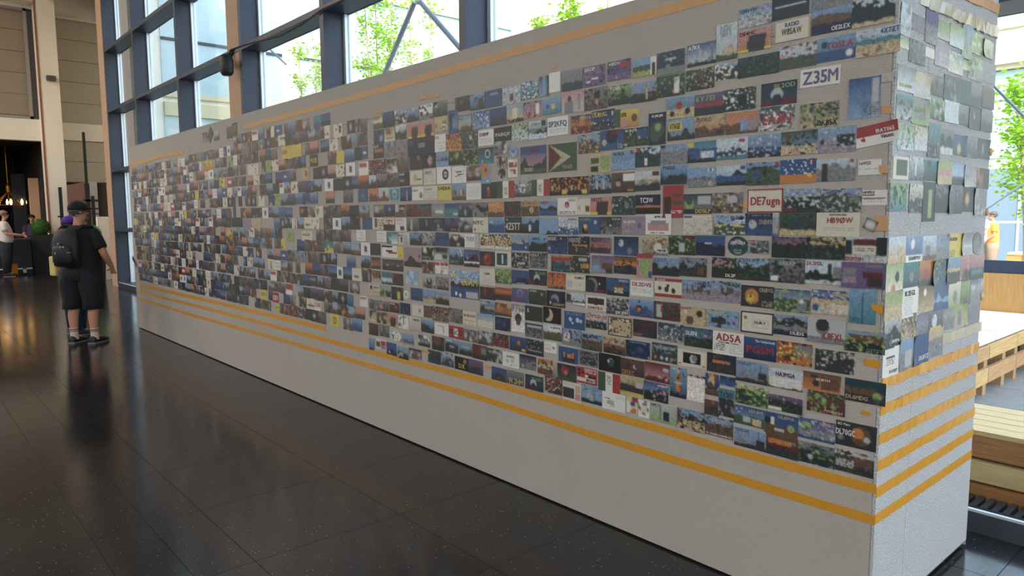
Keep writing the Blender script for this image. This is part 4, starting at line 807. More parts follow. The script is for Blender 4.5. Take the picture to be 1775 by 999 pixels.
def paint(dsl, nx, ny, seed):
    rs = np.random.RandomState(seed)
    for k, v in MACRO.items():
        if dsl.startswith(k): dsl = v + dsl[len(k):]
    tok = dsl.split(); U_, V_ = np.meshgrid(np.linspace(0, 1, nx), np.linspace(0, 1, ny))
    a, b = PAL[tok[0][0]], PAL[tok[0][1]]
    img = a[None, None] * (1 - V_[..., None]) + b[None, None] * V_[..., None]
    plain = tok[0][0] in 'wWy' or tok[0][0] == tok[0][1] and tok[0][0] in 'wWySrbk'
    amp = np.full((ny, nx), .06 if plain else .24)
    lo = [rs.rand(9), rs.rand(17)]
    def rag(u, k): x = u * (len(k) - 1); i = np.minimum(x.astype(int), len(k) - 2); return k[i] * (1 - x + i) + k[i + 1] * (x - i)
    for t in tok[1:]:
        op, col = t[0], PAL[t[1]]; p = [float(x) for x in t[2:].split(',') if x] if len(t) > 2 else []
        if op == 'h': msk = V_ > p[0] + (rag(U_, rs.rand(12)) - .5) * .10
        elif op == 'm': msk = V_ > p[0] + (rag(U_, rs.rand(7)) - .5) * .42 + (rag(U_, rs.rand(20)) - .5) * .08
        elif op == 'f': msk = V_ >= p[0]
        elif op == 'c': msk = ((U_ - p[0]) * nx / ny) ** 2 + (V_ - p[1]) ** 2 < p[2] ** 2
        elif op == 'q': msk = (U_ >= p[0]) & (U_ <= p[2]) & (V_ >= p[1]) & (V_ <= p[3])
        elif op == 'a': msk = np.abs(V_ - .5) < .5 * (1 - U_ / p[0])
        elif op == 'b': msk = (U_ < .035) | (U_ > .965) | (V_ < .05) | (V_ > .95)
        elif op == 'l':
            msk = (U_ >= p[0]) & (U_ <= p[2]) & (V_ >= p[1]) & (V_ <= p[3]) & ((np.arange(ny)[:, None] % 2) == 0) & (rs.rand(ny, nx) < .72)
        elif op == 'v':
            k = max(3, int(13 * nx / 30)); z = rs.rand(k + 2, k + 2); a_, b_ = V_ * k * .8, U_ * k; yy, xx = a_.astype(int), b_.astype(int); fy, fx = a_ - yy, b_ - xx
            q_ = (z[yy, xx] * (1 - fy) + z[yy + 1, xx] * fy) * (1 - fx) + (z[yy, xx + 1] * (1 - fy) + z[yy + 1, xx + 1] * fy) * fx
            msk = q_ < np.quantile(q_, min(.95, p[0]))
        else: continue
        img = np.where(msk[..., None], col[None, None], img)
        if op in 'hmv': amp = np.where(msk, .4, amp)
        if op in 'cqal' and t[1] in 'wWSykr': amp = np.where(msk, .1, amp)
        if op == 'v' and plain: amp = np.where(msk, .15, amp)
    if not plain:
        q = np.pad(img, ((1, 1), (1, 1), (0, 0)), mode='edge'); img = img * .5 + (q[:-2, 1:-1] + q[2:, 1:-1] + q[1:-1, :-2] + q[1:-1, 2:]) * .125
    return np.concatenate([img, amp[..., None]], 2)
def card_mat():
    m = bpy.data.materials.new('printed_card'); m.use_nodes = True; n = m.node_tree; b = n.nodes['Principled BSDF']; L = n.links.new
    at = n.nodes.new('ShaderNodeAttribute'); at.attribute_name = 'print'
    g = n.nodes.new('ShaderNodeNewGeometry')
    z = n.nodes.new('ShaderNodeTexNoise'); z.inputs['Scale'].default_value = 95; z.inputs['Detail'].default_value = 3; z.inputs['Roughness'].default_value = .6; L(g.outputs['Position'], z.inputs['Vector'])
    mr = n.nodes.new('ShaderNodeMapRange'); mr.inputs[1].default_value = .3; mr.inputs[2].default_value = .7; mr.inputs[3].default_value = -1.0; mr.inputs[4].default_value = 1.25; L(z.outputs['Fac'], mr.inputs[0])
    mu = n.nodes.new('ShaderNodeMath'); mu.operation = 'MULTIPLY'; L(mr.outputs[0], mu.inputs[0]); L(at.outputs['Alpha'], mu.inputs[1])
    ad = n.nodes.new('ShaderNodeMath'); ad.operation = 'ADD'; ad.inputs[1].default_value = 1; L(mu.outputs[0], ad.inputs[0])
    vm = n.nodes.new('ShaderNodeVectorMath'); vm.operation = 'SCALE'; L(at.outputs['Color'], vm.inputs[0]); L(ad.outputs[0], vm.inputs['Scale'])
    z4 = n.nodes.new('ShaderNodeTexNoise'); z4.inputs['Scale'].default_value = 45; z4.inputs['Detail'].default_value = 3; L(g.outputs['Position'], z4.inputs['Vector'])
    m4 = n.nodes.new('ShaderNodeMath'); m4.operation = 'MULTIPLY'; m4.inputs[1].default_value = .7; L(at.outputs['Alpha'], m4.inputs[0])
    hs = n.nodes.new('ShaderNodeMixRGB'); hs.blend_type = 'OVERLAY'; L(m4.outputs[0], hs.inputs[0]); L(vm.outputs[0], hs.inputs[1]); L(z4.outputs['Color'], hs.inputs[2])
    L(hs.outputs[0], b.inputs['Base Color']); b.inputs['Roughness'].default_value = .38; b.inputs['Specular IOR Level'].default_value = .45
    return m
M_card = card_mat()
# glyph outlines
GLY = {}
def glyphs(chars):
    obs = []
    for ch in chars:
        cu = bpy.data.curves.new('glyph', 'FONT'); cu.body = ch; cu.resolution_u = 2; cu.offset = 0 if ch in 'MWNKw' else .016
        o = bpy.data.objects.new('glyph', cu); C.objects.link(o); obs.append((ch, o))
    dg = bpy.context.evaluated_depsgraph_get(); dg.update()
    for ch, o in obs:
        me = o.evaluated_get(dg).to_mesh(); v = np.array([(q.co.x, q.co.y) for q in me.vertices]) if len(me.vertices) else np.zeros((0, 2))
        GLY[ch] = (v, [tuple(p.vertices) for p in me.polygons]); o.evaluated_get(dg).to_mesh_clear()
    for ch, o in obs:
        cu = o.data; bpy.data.objects.remove(o); bpy.data.curves.remove(cu)
def text_mesh(s):
    V, F, x = [], [], 0
    for ch in s:
        v, f = GLY.get(ch, (np.zeros((0, 2)), []))
        if len(v) == 0: x += .35; continue
        k = len(V); mn = v[:, 0].min(); V += [(a - mn + x, b) for a, b in v]; F += [tuple(i + k for i in q) for q in f]; x += v[:, 0].max() - mn + .09
    return np.array(V), F
POSN = dict(t=(.06, .06, .55, .24), r=(.5, .06, .95, .24), b=(.05, .76, .5, .94), B=(.5, .76, .96, .94), c=(.08, .3, .92, .7))
CARDS = []
for ln in CARD_TABLE.strip().split('\n'):
    p = ln.split(';'); hd = p[0].split(); d = dict(side=hd[0], u=int(hd[1]) / 1e3, z=int(hd[2]) / 1e3, w=int(hd[3]) / 1e3, h=int(hd[4]) / 1e3, art=p[1], texts=[], desc=p[3] if len(p) > 3 else '', rot=float(p[4]) if len(p) > 4 and p[4] else 0, disc=len(p) > 5)
    for t in (p[2].split('/') if p[2] and '@' in p[2] else []):
        if '@' not in t: t0 = t; continue
        s, q = t.rsplit('@', 1); q, col = q[:-1], q[-1]
        bxx = POSN[q] if q in POSN else tuple(float(a) for a in q.split(',')); d['texts'].append((s, bxx, col))
    if d['side'] == 'E': d['u'] = min(max(d['u'], WY0 + d['w'] / 2 - .03), WY1 - d['w'] / 2 + .012); d['desc'] = d['desc'] + ('' if ' card' in d['desc'] else ' card') + ' on the end face'
    CARDS.append(d)
glyphs(sorted({ch for d in CARDS for s, _, _ in d['texts'] for ch in s}))
def card_geo(d, seed, res):
    """vertices (local x width, y out of the wall = negative, z up), faces, colours"""
    w_, h_ = d['w'], d['h']; nx = max(4, int(w_ / res)); ny = max(3, int(h_ / res)); img = paint(d['art'], nx, ny, seed)
    rs = random.Random(seed); base = .0012 + rs.random() * .0022; curl = rs.random() ** 3 * (.010 if d['side'] == 'E' else .004); cs = rs.choice((-1, 1))
    V, Cc = [], []
    for j in range(ny):
        for i in range(nx):
            a, b = 2 * i / (nx - 1) - 1, 1 - 2 * j / (ny - 1)
            if d['disc']: x, z = a * math.sqrt(1 - b * b / 2), b * math.sqrt(1 - a * a / 2)
            else: x, z = a, b
            lift = curl * max(0, cs * a) ** 2 * (.4 + .6 * b * b)
            V.append((x * w_ / 2, -base - lift, z * h_ / 2)); Cc.append(img[j, i])
    F = [(j * nx + i, (j + 1) * nx + i, (j + 1) * nx + i + 1, j * nx + i + 1) for j in range(ny - 1) for i in range(nx - 1)]
    ring = [i for i in range(nx)] + [j * nx + nx - 1 for j in range(1, ny)] + [(ny - 1) * nx + i for i in range(nx - 2, -1, -1)] + [j * nx for j in range(ny - 2, 0, -1)]
    k = len(V)
    for r in ring: V.append((V[r][0], V[r][1] + .0011, V[r][2])); Cc.append(np.array((.6, .58, .55, 0)))
    n = len(ring)
    F += [(ring[q], ring[(q + 1) % n], k + (q + 1) % n, k + q) for q in range(n)]
    for s, (x0, y0, x1, y1), col in d['texts']:
        tv, tf = text_mesh(s)
        if len(tv) == 0: continue
        mn, mxx = tv.min(0), tv.max(0); k = len(V); n0 = len(tv)
        tf = list(tf) + [tuple(i + n0 for i in q) for q in tf]; tv = np.concatenate([tv, tv + np.array((.05, .0))])   # heavier strokes
        mxx = tv.max(0)
        for ti, (a, b) in enumerate(tv):
            fx = x0 + (x1 - x0) * (a - mn[0]) / (mxx[0] - mn[0]); fy = y1 - (y1 - y0) * (b - mn[1]) / (mxx[1] - mn[1])
            aa = 2 * fx - 1; lift = curl * max(0, cs * aa) ** 2
            V.append(((fx - .5) * w_, -base - lift - (.0006 if ti < n0 else .001), (.5 - fy) * h_)); Cc.append(np.append(PAL[col], 0))
        F += [tuple(i + k for i in q) for q in tf]
    return V, F, Cc
def card_world(d, V):
    c, s = math.cos(math.radians(d['rot'])), math.sin(math.radians(d['rot'])); out = []
    for x, y, z in V:
        x, z = x * c - z * s, x * s + z * c
        out.append((d['u'] + x, WY0 + y, d['z'] + z) if d['side'] == 'F' else (WX1 - y, d['u'] + x, d['z'] + z))
    return out
def mesh_with_print(name, V, F, Cc):
    me = bpy.data.meshes.new(name); me.from_pydata(V, [], F); at = me.color_attributes.new('print', 'FLOAT_COLOR', 'POINT')
    at.data.foreach_set('color', np.array(Cc, dtype=np.float32).ravel()); me.materials.append(M_card); return me
def seen(d):
    if d['side'] == 'F': p = Vector((d['u'], WY0, d['z'] - H_CAM)); n = Vector((0, 1, 0))
    else: p = Vector((WX1, d['u'], d['z'] - H_CAM)); n = Vector((-1, 0, 0))
    return d['w'] * d['h'] * abs(p.normalized().dot(n)) / p.length_squared
CARDS.sort(key=seen, reverse=True)
N_SINGLE = 300
single, rest = CARDS[:N_SINGLE], CARDS[N_SINGLE:]
# cards of the far two thirds of the wall, too many to part one by one
ROWS = [2.262, 2.17, 2.07, 1.972, 1.867, 1.77, 1.675, 1.567, 1.477, 1.385, 1.295, 1.20, 1.107, 1.01, .908, .82, .727]
taken = [(d['u'] - d['w'] / 2, d['u'] + d['w'] / 2, d['z'] - d['h'] / 2, d['z'] + d['h'] / 2) for d in CARDS if d['side'] == 'F' and d['u'] < -4.2]
ARTS = ['us mK.5', 'Bb hK.6 vY.1', 'sK vK.3 vn.2', 'bu hG.55', 'us hs.5 vK.2', 'BK vo.1 hK.6', 'mK vn.25 vK.3', 'Po hK.6', 'tG vG.3', 'ut hb.5', 'nK vK.3 vS.15', 'uS hn.6 vK.2', 'KB cS.5,.5,.2', 'pK mK.5', 'sK vS.2 vr.08', 'bB vu.1', 'uU hG.5 vG.2', 'nK vr.15 vY.1', 'BK vs.2', 'sn vK.4', 'bb hB.6', 'oR hK.5']
PALE = ['ww lS.1,.3,.9,.9', 'WW lK.1,.4,.8,.8', 'WW vs.15', 'ww cb.5,.5,.25', 'ww qr.1,.15,.8,.35', 'WW vn.15']
BRIGHT = ['yy vK.08', 'rr qw.2,.3,.8,.6', 'ee vG.1', 'cc hb.5', 'oo hn.6', 'bb qw.3,.4,.7,.6']
for ri, zc in enumerate(ROWS):
    x = -4.46 if ri else -5.0; end = -10.84
    if ri == 0: end = -7.0
    while x > end:
        if ri == 16 and x < -5.6 and R.random() < .02: x -= .14
        g = R.random(); wd = R.uniform(.128, .146) if R.random() < .78 else R.uniform(.085, .1); hh = R.uniform(.086, .097)
        x0, x1 = x - wd, x; x -= wd + (R.uniform(0, .004) if R.random() < .85 else R.uniform(.02, .09))
        if R.random() < .03: continue
        zz = zc + R.uniform(-.004, .004) - (.018 if x < -8.4 else 0) * (ri < 8)
        if x0 < end: break
        if any(x0 < t[1] - .012 and x1 > t[0] + .012 and zz - hh / 2 < t[3] - .02 and zz + hh / 2 > t[2] + .02 for t in taken): continue
        art = R.choice(PALE) if g < .15 else (R.choice(BRIGHT) if g < .20 else R.choice(ARTS))
        rest.append(dict(side='F', u=(x0 + x1) / 2, z=zz, w=wd, h=hh, art=art, texts=[], desc='', rot=R.uniform(-.6, .6), disc=False))
# labels: each single card by its picture and lettering, else by its nearest lettered neighbour
def pos3(d): return (d['u'], d['z']) if d['side'] == 'F' else (100 + d['u'], d['z'])
def lettering(d): return d['texts'][0][0] if d['texts'] else None
count_text = {}
for d in single:
    if lettering(d): count_text[lettering(d)] = count_text.get(lettering(d), 0) + 1
def near_phrase(d, skip=0):
    c = []
    for e in single:
        t = lettering(e)
        if e is d or not t or count_text[t] > 1 or e['side'] != d['side']: continue
        dx, dz = pos3(d)[0] - pos3(e)[0], pos3(d)[1] - pos3(e)[1]; c.append((abs(dx) + 1.3 * abs(dz), dx, dz, t))
    c.sort(); _, dx, dz, t = c[min(skip, len(c) - 1)]
    dist = max(abs(dx) / .14, abs(dz) / .095)
    if abs(dx) / .14 > abs(dz) / .095 * 1.3: rel = 'right of' if dx > 0 else 'left of'
    elif abs(dz) / .095 > abs(dx) / .14 * 1.3: rel = 'above' if dz > 0 else 'below'
    else: rel = ('upper ' if dz > 0 else 'lower ') + ('right of' if dx > 0 else 'left of')
    return ('just ' if dist < 1.5 else '') + rel + ' the ' + t + ' card'
def trim(words, n): return ' '.join(words.split()[:n])
def compose(desc, ph):
    n = 16 - len(ph.split())
    if len(desc.split()) > n: ph = ph.replace(' card', '').replace(' the ', ' '); n = 16 - len(ph.split())
    return trim(desc, n) + ', ' + ph
labs = {}
for d in single:
    t = lettering(d); base = d['desc']
    if ' card' not in base and 'sticker' not in base and 'badge' not in base and 'snapshot' not in base and 'photo' not in base: base += ' card'
    lab = trim(base, 11) + ' lettered ' + t if t else compose(base, near_phrase(d))
    labs.setdefault(lab, []).append(d); d['label'] = lab
for sk in (0, 1, 2, 3):
    byl = {}
    for d in single: byl.setdefault(d['label'], []).append(d)
    for lab, ds in byl.items():
        if len(ds) > 1:
            for d in ds: d['label'] = compose(lab.split(', ')[0], near_phrase(d, sk))
for k, d in enumerate(single):
    V, F, Cc = card_geo(d, k + 1, .0036); o = bpy.data.objects.new('postcard', mesh_with_print('postcard', V, F, Cc)); C.objects.link(o)
    if d['side'] == 'F': o.location = (d['u'], WY0, d['z']); o.rotation_euler = (0, -math.radians(d['rot']), 0)
    else: o.location = (WX1, d['u'], d['z']); o.rotation_euler = (0, 0, math.radians(90))
    tag(o, d['label'], 'postcard', 'postcards on the end face' if d['side'] == 'E' else 'postcards on the long face')
V, F, Cc = [], [], []
for k, d in enumerate(rest):
    v, f, c = card_geo(d, 5000 + k, .012 if not d['desc'] else .008); n = len(V); V += card_world(d, v); F += [tuple(i + n for i in q) for q in f]; Cc += c
tag(link('postcard_field', mesh_with_print('postcard_field', V, F, Cc)), 'hundreds of small postcards crowding the far part of the display wall', 'postcards', kind='stuff')
# ------------------------------------------------------------------ tape strips
M_gold = mat('gold_tape', (206, 148, 44), .38, noise=(30, .12), spec=.6)
M_tantape = mat('tan_tape', (196, 152, 104), .55, noise=(30, .1))
M_paleT = mat('pale_tape', (190, 178, 150), .3, noise=(40, .2), spec=.7)
def tape(pts, wd, side, m, lab, wob=.0, group='tape strips on the display wall', name='tape_strip'):
    L_ = []; step = .03 if side == 'E' else .1
    for a, b in zip(pts[:-1], pts[1:]):
        n = max(1, int(abs(b[0] - a[0]) / step)); L_ += [(a[0] + (b[0] - a[0]) * i / n, a[1] + (b[1] - a[1]) * i / n) for i in range(n)]
    L_.append(pts[-1]); rr = random.Random(len(lab) * 7 + int(pts[0][1] * 1000)); v, f = [], []
    for i, (u, z) in enumerate(L_):
        o1, o2 = .001 + rr.random() * wob, .001 + rr.random() * wob; dz = (rr.random() - .5) * wob
        for y, zz in ((0, z - wd / 2), (-o1, z - wd / 2 + dz), (-o2, z + wd / 2 + dz), (0, z + wd / 2)): v.append((u, WY0 + y - .0002, zz) if side == 'F' else (WX1 - y + .0002, u, zz))
    for i in range(len(L_) - 1):
        for q in range(3): f.append((4 * i + q, 4 * i + 4 + q, 4 * i + 5 + q, 4 * i + q + 1))
    f += [(0, 1, 2, 3), tuple(4 * (len(L_) - 1) + q for q in (3, 2, 1, 0))]
    c = Vector(v[len(v) // 2]); o = pd(name, [Vector(p) - c for p in v], f, m, None, c); tag(o, lab, 'tape', group); return o
tape([(-10.63, .612), (-8.33, .628), (-6.26, .64), (-5.19, .643)], .038, 'F', M_gold, 'short uppermost gold tape under the far cards')
tape([(-10.6, .515), (-8.34, .538), (-6.27, .546), (-4.52, .553), (-3.19, .563), (-2.66, .56), (-1.91, .558), (-1.61, .55), (-.987, .552)], .036, 'F', M_gold, 'long gold tape close beneath the cards of the long face')
tape([(-10.85, .42), (-8.36, .416), (-6.28, .438), (-4.52, .448), (-3.19, .455), (-2.37, .438), (-1.76, .436), (-.987, .437)], .036, 'F', M_gold, 'lowest long gold tape along the long face')
tape([(-6.70, 2.362), (-5.51, 2.366), (-4.42, 2.374), (-3.49, 2.388), (-2.38, 2.398), (-1.0, 2.41)], .042, 'F', M_tantape, 'long tan tape near the top edge of the long face')
tape([(-10.87, 2.262), (-10.1, 2.248), (-9.46, 2.268), (-8.5, 2.256)], .045, 'F', M_tantape, 'short sagging tan tape at the far top of the wall', .004)
ends = [(.44, M_gold, .001, 'lowest'), (.54, M_gold, .002, 'second lowest'), (.637, M_gold, .003, 'third lowest'), (.733, M_gold, .005, 'fourth lowest'), (.838, M_gold, .007, 'fifth lowest'), (.935, M_gold, .008, 'sixth lowest, wrinkled'), ]
for z, m, wb_, nm in ends: tape([(2.583, z), (3.632, z)], .038, 'E', m, nm + ' gold tape on the narrow end face', wb_)
tape([(3.13, 1.023), (3.655, 1.024)], .042, 'E', M_paleT, 'pale clear tape right of the lowest end cards', .004)
tape([(2.76, 2.272), (3.632, 2.29)], .045, 'E', M_paleT, 'wrinkled pale tape above the top end cards', .009)
tape([(2.6, 2.34), (3.632, 2.39)], .04, 'E', M_tantape, 'topmost tan tape of the end face', .006)
bits = [(-10.63, .565, .05, .12, 'gold fold of tape joining two strips at the far end'), (-3.70, 2.262, .21, .02, 'torn tan tape scrap above the first rows'), (-4.3, 2.235, .09, .016, 'small tan tape scrap beside the first green cards'), (-3.17, 2.265, .04, .014, 'tiny tan tape scrap under the long tan tape'), (-2.61, 2.27, .035, .016, 'grey tape scrap above the blank white card'), (-1.53, 1.57, .018, .03, 'tiny tan tape scrap near the red framed card'),
        (-1.012, 1.495, .045, .05, 'tan tape scrap beside the square sticker'), (-1.012, 1.20, .04, .03, 'gold tape scrap behind the tall antenna card'), (-1.02, 1.005, .05, .025, 'brown tape scrap under the riverside castle card'), (-1.035, .822, .03, .016, 'small brown tape scrap under the dark green map card'), (-1.012, 1.68, .03, .025, 'faded tape scrap beside the upper business card'), (-1.012, 1.88, .03, .025, 'pale tape scrap below the faded snapshot'), (-3.79, .655, .08, .016, 'gold tape scrap right of the desert highway card'), (-3.15, .655, .05, .014, 'gold tape scrap beside the dusk mountain card')]
for u, z, wd, hh, lab in bits: tape([(u - wd / 2, z), (u + wd / 2, z - .004)], hh, 'F', M_tantape if z > 1.4 else M_gold, lab, .003, 'tape scraps on the display wall', 'tape_scrap')
for z, lab in ((1.79, 'folded brown tape tab at the upper back edge'), (1.53, 'grey tape tab at the middle back edge'), (1.16, 'white tape tab at the lower back edge')):
    o = pd('tape_tab', *ball((WX1 + .004, 3.634, z), .006, .014, .018, 8, 6), M_paleT if z < 1.2 else M_tantape); tag(o, lab, 'tape', 'tape tabs at the back edge')
# ------------------------------------------------------------------ people
M_skin = mat('skin', (196, 140, 116), .55, noise=(25, .12))
M_blk = mat('black_cotton', (20, 21, 25), .85, noise=(30, .3))
M_navy = mat('dark_shorts', (24, 27, 36), .85, noise=(30, .3))
def skin_mesh(verts, edges, radii, root=0, sub=2):
    me = bpy.data.meshes.new('body'); me.from_pydata(verts, edges, []); o = bpy.data.objects.new('body_tmp', me); C.objects.link(o)
    md = o.modifiers.new('skin', 'SKIN'); md.use_smooth_shade = True; md.branch_smoothing = .6
    sv = me.skin_vertices[0].data
    for i, r in enumerate(radii): sv[i].radius = (r, r) if isinstance(r, float) else r; sv[i].use_root = (i == root)
    s = o.modifiers.new('sub', 'SUBSURF'); s.levels = sub; s.render_levels = sub
    dg = bpy.context.evaluated_depsgraph_get(); dg.update(); out = bpy.data.meshes.new_from_object(o.evaluated_get(dg)); bpy.data.objects.remove(o); return out
class Sk:
    def __init__(s): s.v, s.e, s.r = [], [], []
    def add(s, p, r, par=None):
        s.v.append(tuple(p)); s.r.append(r); k = len(s.v) - 1
        if par is not None: s.e.append((par, k))
        return k
def hand(s, wrist, wi, d, side, curl=.5):
    """palm, four fingers and thumb growing along direction d from wrist vertex wi"""
    d = Vector(d).normalized(); p, q = frame_of(d); wv = Vector(wrist)
    palm = s.add(wv + d * .05, (.036, .018), wi); pe = s.add(wv + d * .085, (.038, .016), palm)
    inn = q * side
    for k, (off, ln) in enumerate(((-.027, .07), (-.009, .08), (.009, .075), (.027, .058))):
        b = wv + d * .1 + p * off; a = s.add(b, .0095, pe); m = s.add(b + (d * (1 - curl) + inn * curl).normalized() * ln * .55, .0088, a); s.add(b + (d * (1 - curl) + inn * curl).normalized() * ln * .55 + (d * .1 + inn).normalized() * ln * .5, .0078, m)
    t = wv + d * .035 - p * .038; a = s.add(t, .012, palm); s.add(t + (d * .7 - p * .5 + inn * .3).normalized() * .045, .0095, a)
def person(name, label, loc, face, hgt, arms, clothes, stout=1.0, head_turn=0, legs='stand', group=None):
    """arms: ((elbow, wrist, hand_dir) right, left) in a 1.75 m body, x to the person's right, y ahead."""
    t = empty(name, loc, face); k = hgt / 1.75; t.scale = (k, k, k); tag(t, label, 'person', group)
    s = Sk(); w = stout
    pel = s.add((0, 0, .95), (.15 * w, .12 * w)); sp = s.add((0, .02, 1.13), (.15 * w, .12 * w), pel); ch = s.add((0, 0, 1.33), (.165 * w, .115 * w), sp)
    nb = s.add((0, -.01, 1.47), (.07, .065), ch); nk = s.add((0, .005, 1.53), .056, nb)
    hd = Matrix.Rotation(head_turn, 3, 'Z')
    def hp(x, y, z): q = hd @ Vector((x, y, 0)); return (q.x, q.y + .01, z)
    jaw = s.add(hp(0, .025, 1.585), (.068, .076), nk); mid = s.add(hp(0, .012, 1.655), (.080, .096), jaw); top = s.add(hp(0, 0, 1.715), (.066, .078), mid)
    n1 = s.add(hp(0, .114, 1.635), .013, mid); s.add(hp(0, .126, 1.622), .011, n1)
    s.add(hp(0, .098, 1.575), .016, jaw)
    for sd in (-1, 1): e1 = s.add(hp(.082 * sd, -.005, 1.65), .012, mid); s.add(hp(.09 * sd, -.012, 1.635), .012, e1)
    for sd, ar in zip((1, -1), arms):
        sh = s.add((.185 * sd * w ** .5, -.01, 1.41), .062, ch); el = s.add(ar[0], .045, sh)
        mdp = s.add(Vector(ar[0]).lerp(Vector(ar[1]), .35), .043, el); wr = s.add(ar[1], .03, mdp); hand(s, ar[1], wr, ar[2], -sd)
    for sd in (-1, 1):
        hip = s.add((.095 * sd * w, 0, .88), .09 * w, pel)
        if legs == 'sit':
            kn = s.add((.12 * sd, .42, .84), .062, hip); an = s.add((.12 * sd, .45, .48), .04, kn); s.add((.12 * sd, .58, .43), .034, an); continue
        kn = s.add((.105 * sd * w, .02, .49), .06 * w ** .5, hip); cf = s.add((.108 * sd * w, -.02, .35), .058 * w ** .5, kn); an = s.add((.108 * sd * w, -.01, .10), .038, cf); s.add((.115 * sd * w, .13, .035), .032, an)
    link('body', skin_mesh(s.v, s.e, s.r, pel), M_skin, t)
    # eyes and mouth
    ey = []
    for sd in (-1, 1): ey.append(ball(hp(.032 * sd, .099, 1.655), .011, .008, .007, 8, 6))
    pd('eyes', *join(*ey), mat('eye_dark', (40, 34, 30), .3), t, smooth=True)
    pd('mouth', *ball(hp(0, .104, 1.592), .024, .008, .006, 8, 6), mat('lips', (150, 88, 80), .5), t, smooth=True)
    shirt, trou, hem_t, hem_l, shoe = clothes['shirt'], clothes['legs'], clothes.get('sleeve', .55), clothes.get('hem', .45), clothes['shoe']
    g = [loft([((0, .01, .86), .205 * w, .165 * w), ((0, .015, .98), .205 * w, .17 * w), ((0, .02, 1.12), .2 * w, .17 * w), ((0, .005, 1.28), .2 * w, .145 * w), ((0, -.005, 1.38), .195 * w, .125 * w), ((0, -.01, 1.45), .13 * w, .1), ((0, -.01, 1.492), .078, .075)], 24)]
    for sd, ar in zip((1, -1), arms):
        a = Vector((.165 * sd * w ** .5, -.01, 1.41)); b = Vector(ar[0]); dd = b - a; g.append(loft([(a - dd * .1, .07, .07, dd), (a + dd * .15, .088, .088, dd), (a + dd * hem_t, .082, .082, dd), (a + dd * (hem_t + .22), .084, .084, dd)], 16))
    so_ = pd('shirt', *join(*g), shirt, t, smooth=True); so_.modifiers.new('sub', 'SUBSURF').render_levels = 1
    if legs == 'sit': g = [loft([((.11 * sd, -.02, .9), .1, .1, (0, 1, -.1)), ((.115 * sd, .2, .87), .095, .095, (0, 1, -.1)), ((.12 * sd, .44, .84), .08, .08, (0, 1, -.4)), ((.12 * sd, .46, .78), .075, .075, (0, .1, -1))], 14) for sd in (-1, 1)]
    else:
        g = [loft([((0, 0, 1.0), .19 * w, .155 * w), ((0, 0, .9), .2 * w, .16 * w), ((0, 0, .8), .19 * w, .15 * w)], 24)]
        for sd in (-1, 1): g.append(loft([((.09 * sd * w, 0, .92), .115 * w, .14 * w), ((.1 * sd * w, 0, .75), .118 * w, .135 * w), ((.108 * sd * w, .01, .55), .108 * w ** .5, .12 * w ** .5), ((.11 * sd * w, 0, hem_l), .105 * w ** .5 if hem_l > .3 else .075, .118 * w ** .5 if hem_l > .3 else .08)], 18))
    pd('shorts' if hem_l > .3 else 'trousers', *join(*g), trou, t, smooth=True)
    for sd in (-1, 1):
        x = .112 * sd * w; y0, z0 = (0, 0) if legs != 'sit' else (.46, .38)
        v, f = loft([((x, y0 - .06, z0 + .005), .036, .01, (0, 1, 0)), ((x, y0 - .075, z0 + .045), .04, .045, (0, 1, .15)), ((x, y0 - .02, z0 + .055), .046, .058, (0, 1, 0)), ((x + .003 * sd, y0 + .05, z0 + .045), .05, .044, (0, 1, 0)), ((x + .006 * sd, y0 + .13, z0 + .035), .052, .034, (0, 1, 0)), ((x + .005 * sd, y0 + .20, z0 + .028), .04, .026, (0, 1, 0)), ((x + .004 * sd, y0 + .215, z0 + .022), .02, .014, (0, 1, 0))], 14)
        v = [Vector((p.x, p.y, max(p.z, z0 + .002))) for p in v]; sh_ = pd('shoe', v, f, shoe, t, smooth=True)
        pd('sole', *join(bx(x - .046, x + .05, y0 - .09, y0 + .195, z0 + 0, z0 + .018)), mat('sole_grey', (110, 112, 112), .7), sh_)
        if clothes.get('sock'):
            sk_ = pd('sock', *loft([((x, -.012, .05), .05, .056), ((x, -.012, .12), .046, .05), ((x, -.015, .2), .05, .054)], 14, cap=False), clothes['sock'], t, smooth=True)
            for zz, cc in ((.178, (44, 40, 60)), (.158, (120, 40, 50))): pd('sock_stripe', *loft([((x, -.0145, zz - .005), .051, .055), ((x, -.0145, zz + .005), .0515, .0555)], 14, cap=False), mat('stripe_%d' % cc[0], cc, .8), sk_)
    return t, hp
M_shoe = mat('black_shoe', (18, 18, 20), .5); M_hair = mat('grey_hair', (98, 92, 90), .9, noise=(120, .4)); M_hairD = mat('dark_hair', (30, 26, 26), .8)
def hair(t, hp, m, low=1.60, up=1.9):
    v, f = ball(hp(0, -.012, 1.69), .097, .112, .09, 16, 10); v = [Vector((p.x, p.y, min(up, max(p.z, low if p.y < .03 else 1.69)))) for p in v]; pd('hair', v, f, m, t, smooth=True)
def cap(t, hp, m, face):
    v, f = ball(hp(0, .0, 1.70), .102, .121, .092, 18, 12); v = [Vector((p.x, p.y, max(p.z, 1.672))) for p in v]
    c = pd('cap', v, f, m, t, smooth=True)
    pts = [(-.08, .085, 1.692), (-.07, .15, 1.69), (-.035, .195, 1.69), (0, .205, 1.69), (.035, .195, 1.69), (.07, .15, 1.69), (.08, .085, 1.692)]
    v = [Vector(hp(*p)) for p in pts]; n = len(v); v += [p + Vector((0, 0, .008)) for p in v]
    pd('brim', v, [tuple(range(n))[::-1], tuple(range(n, 2 * n))] + [(i, (i + 1) % n, n + (i + 1) % n, n + i) for i in range(n)], m, c)
    pd('button', *ball(hp(0, 0, 1.793), .01, .01, .007, 8, 5), m, c)
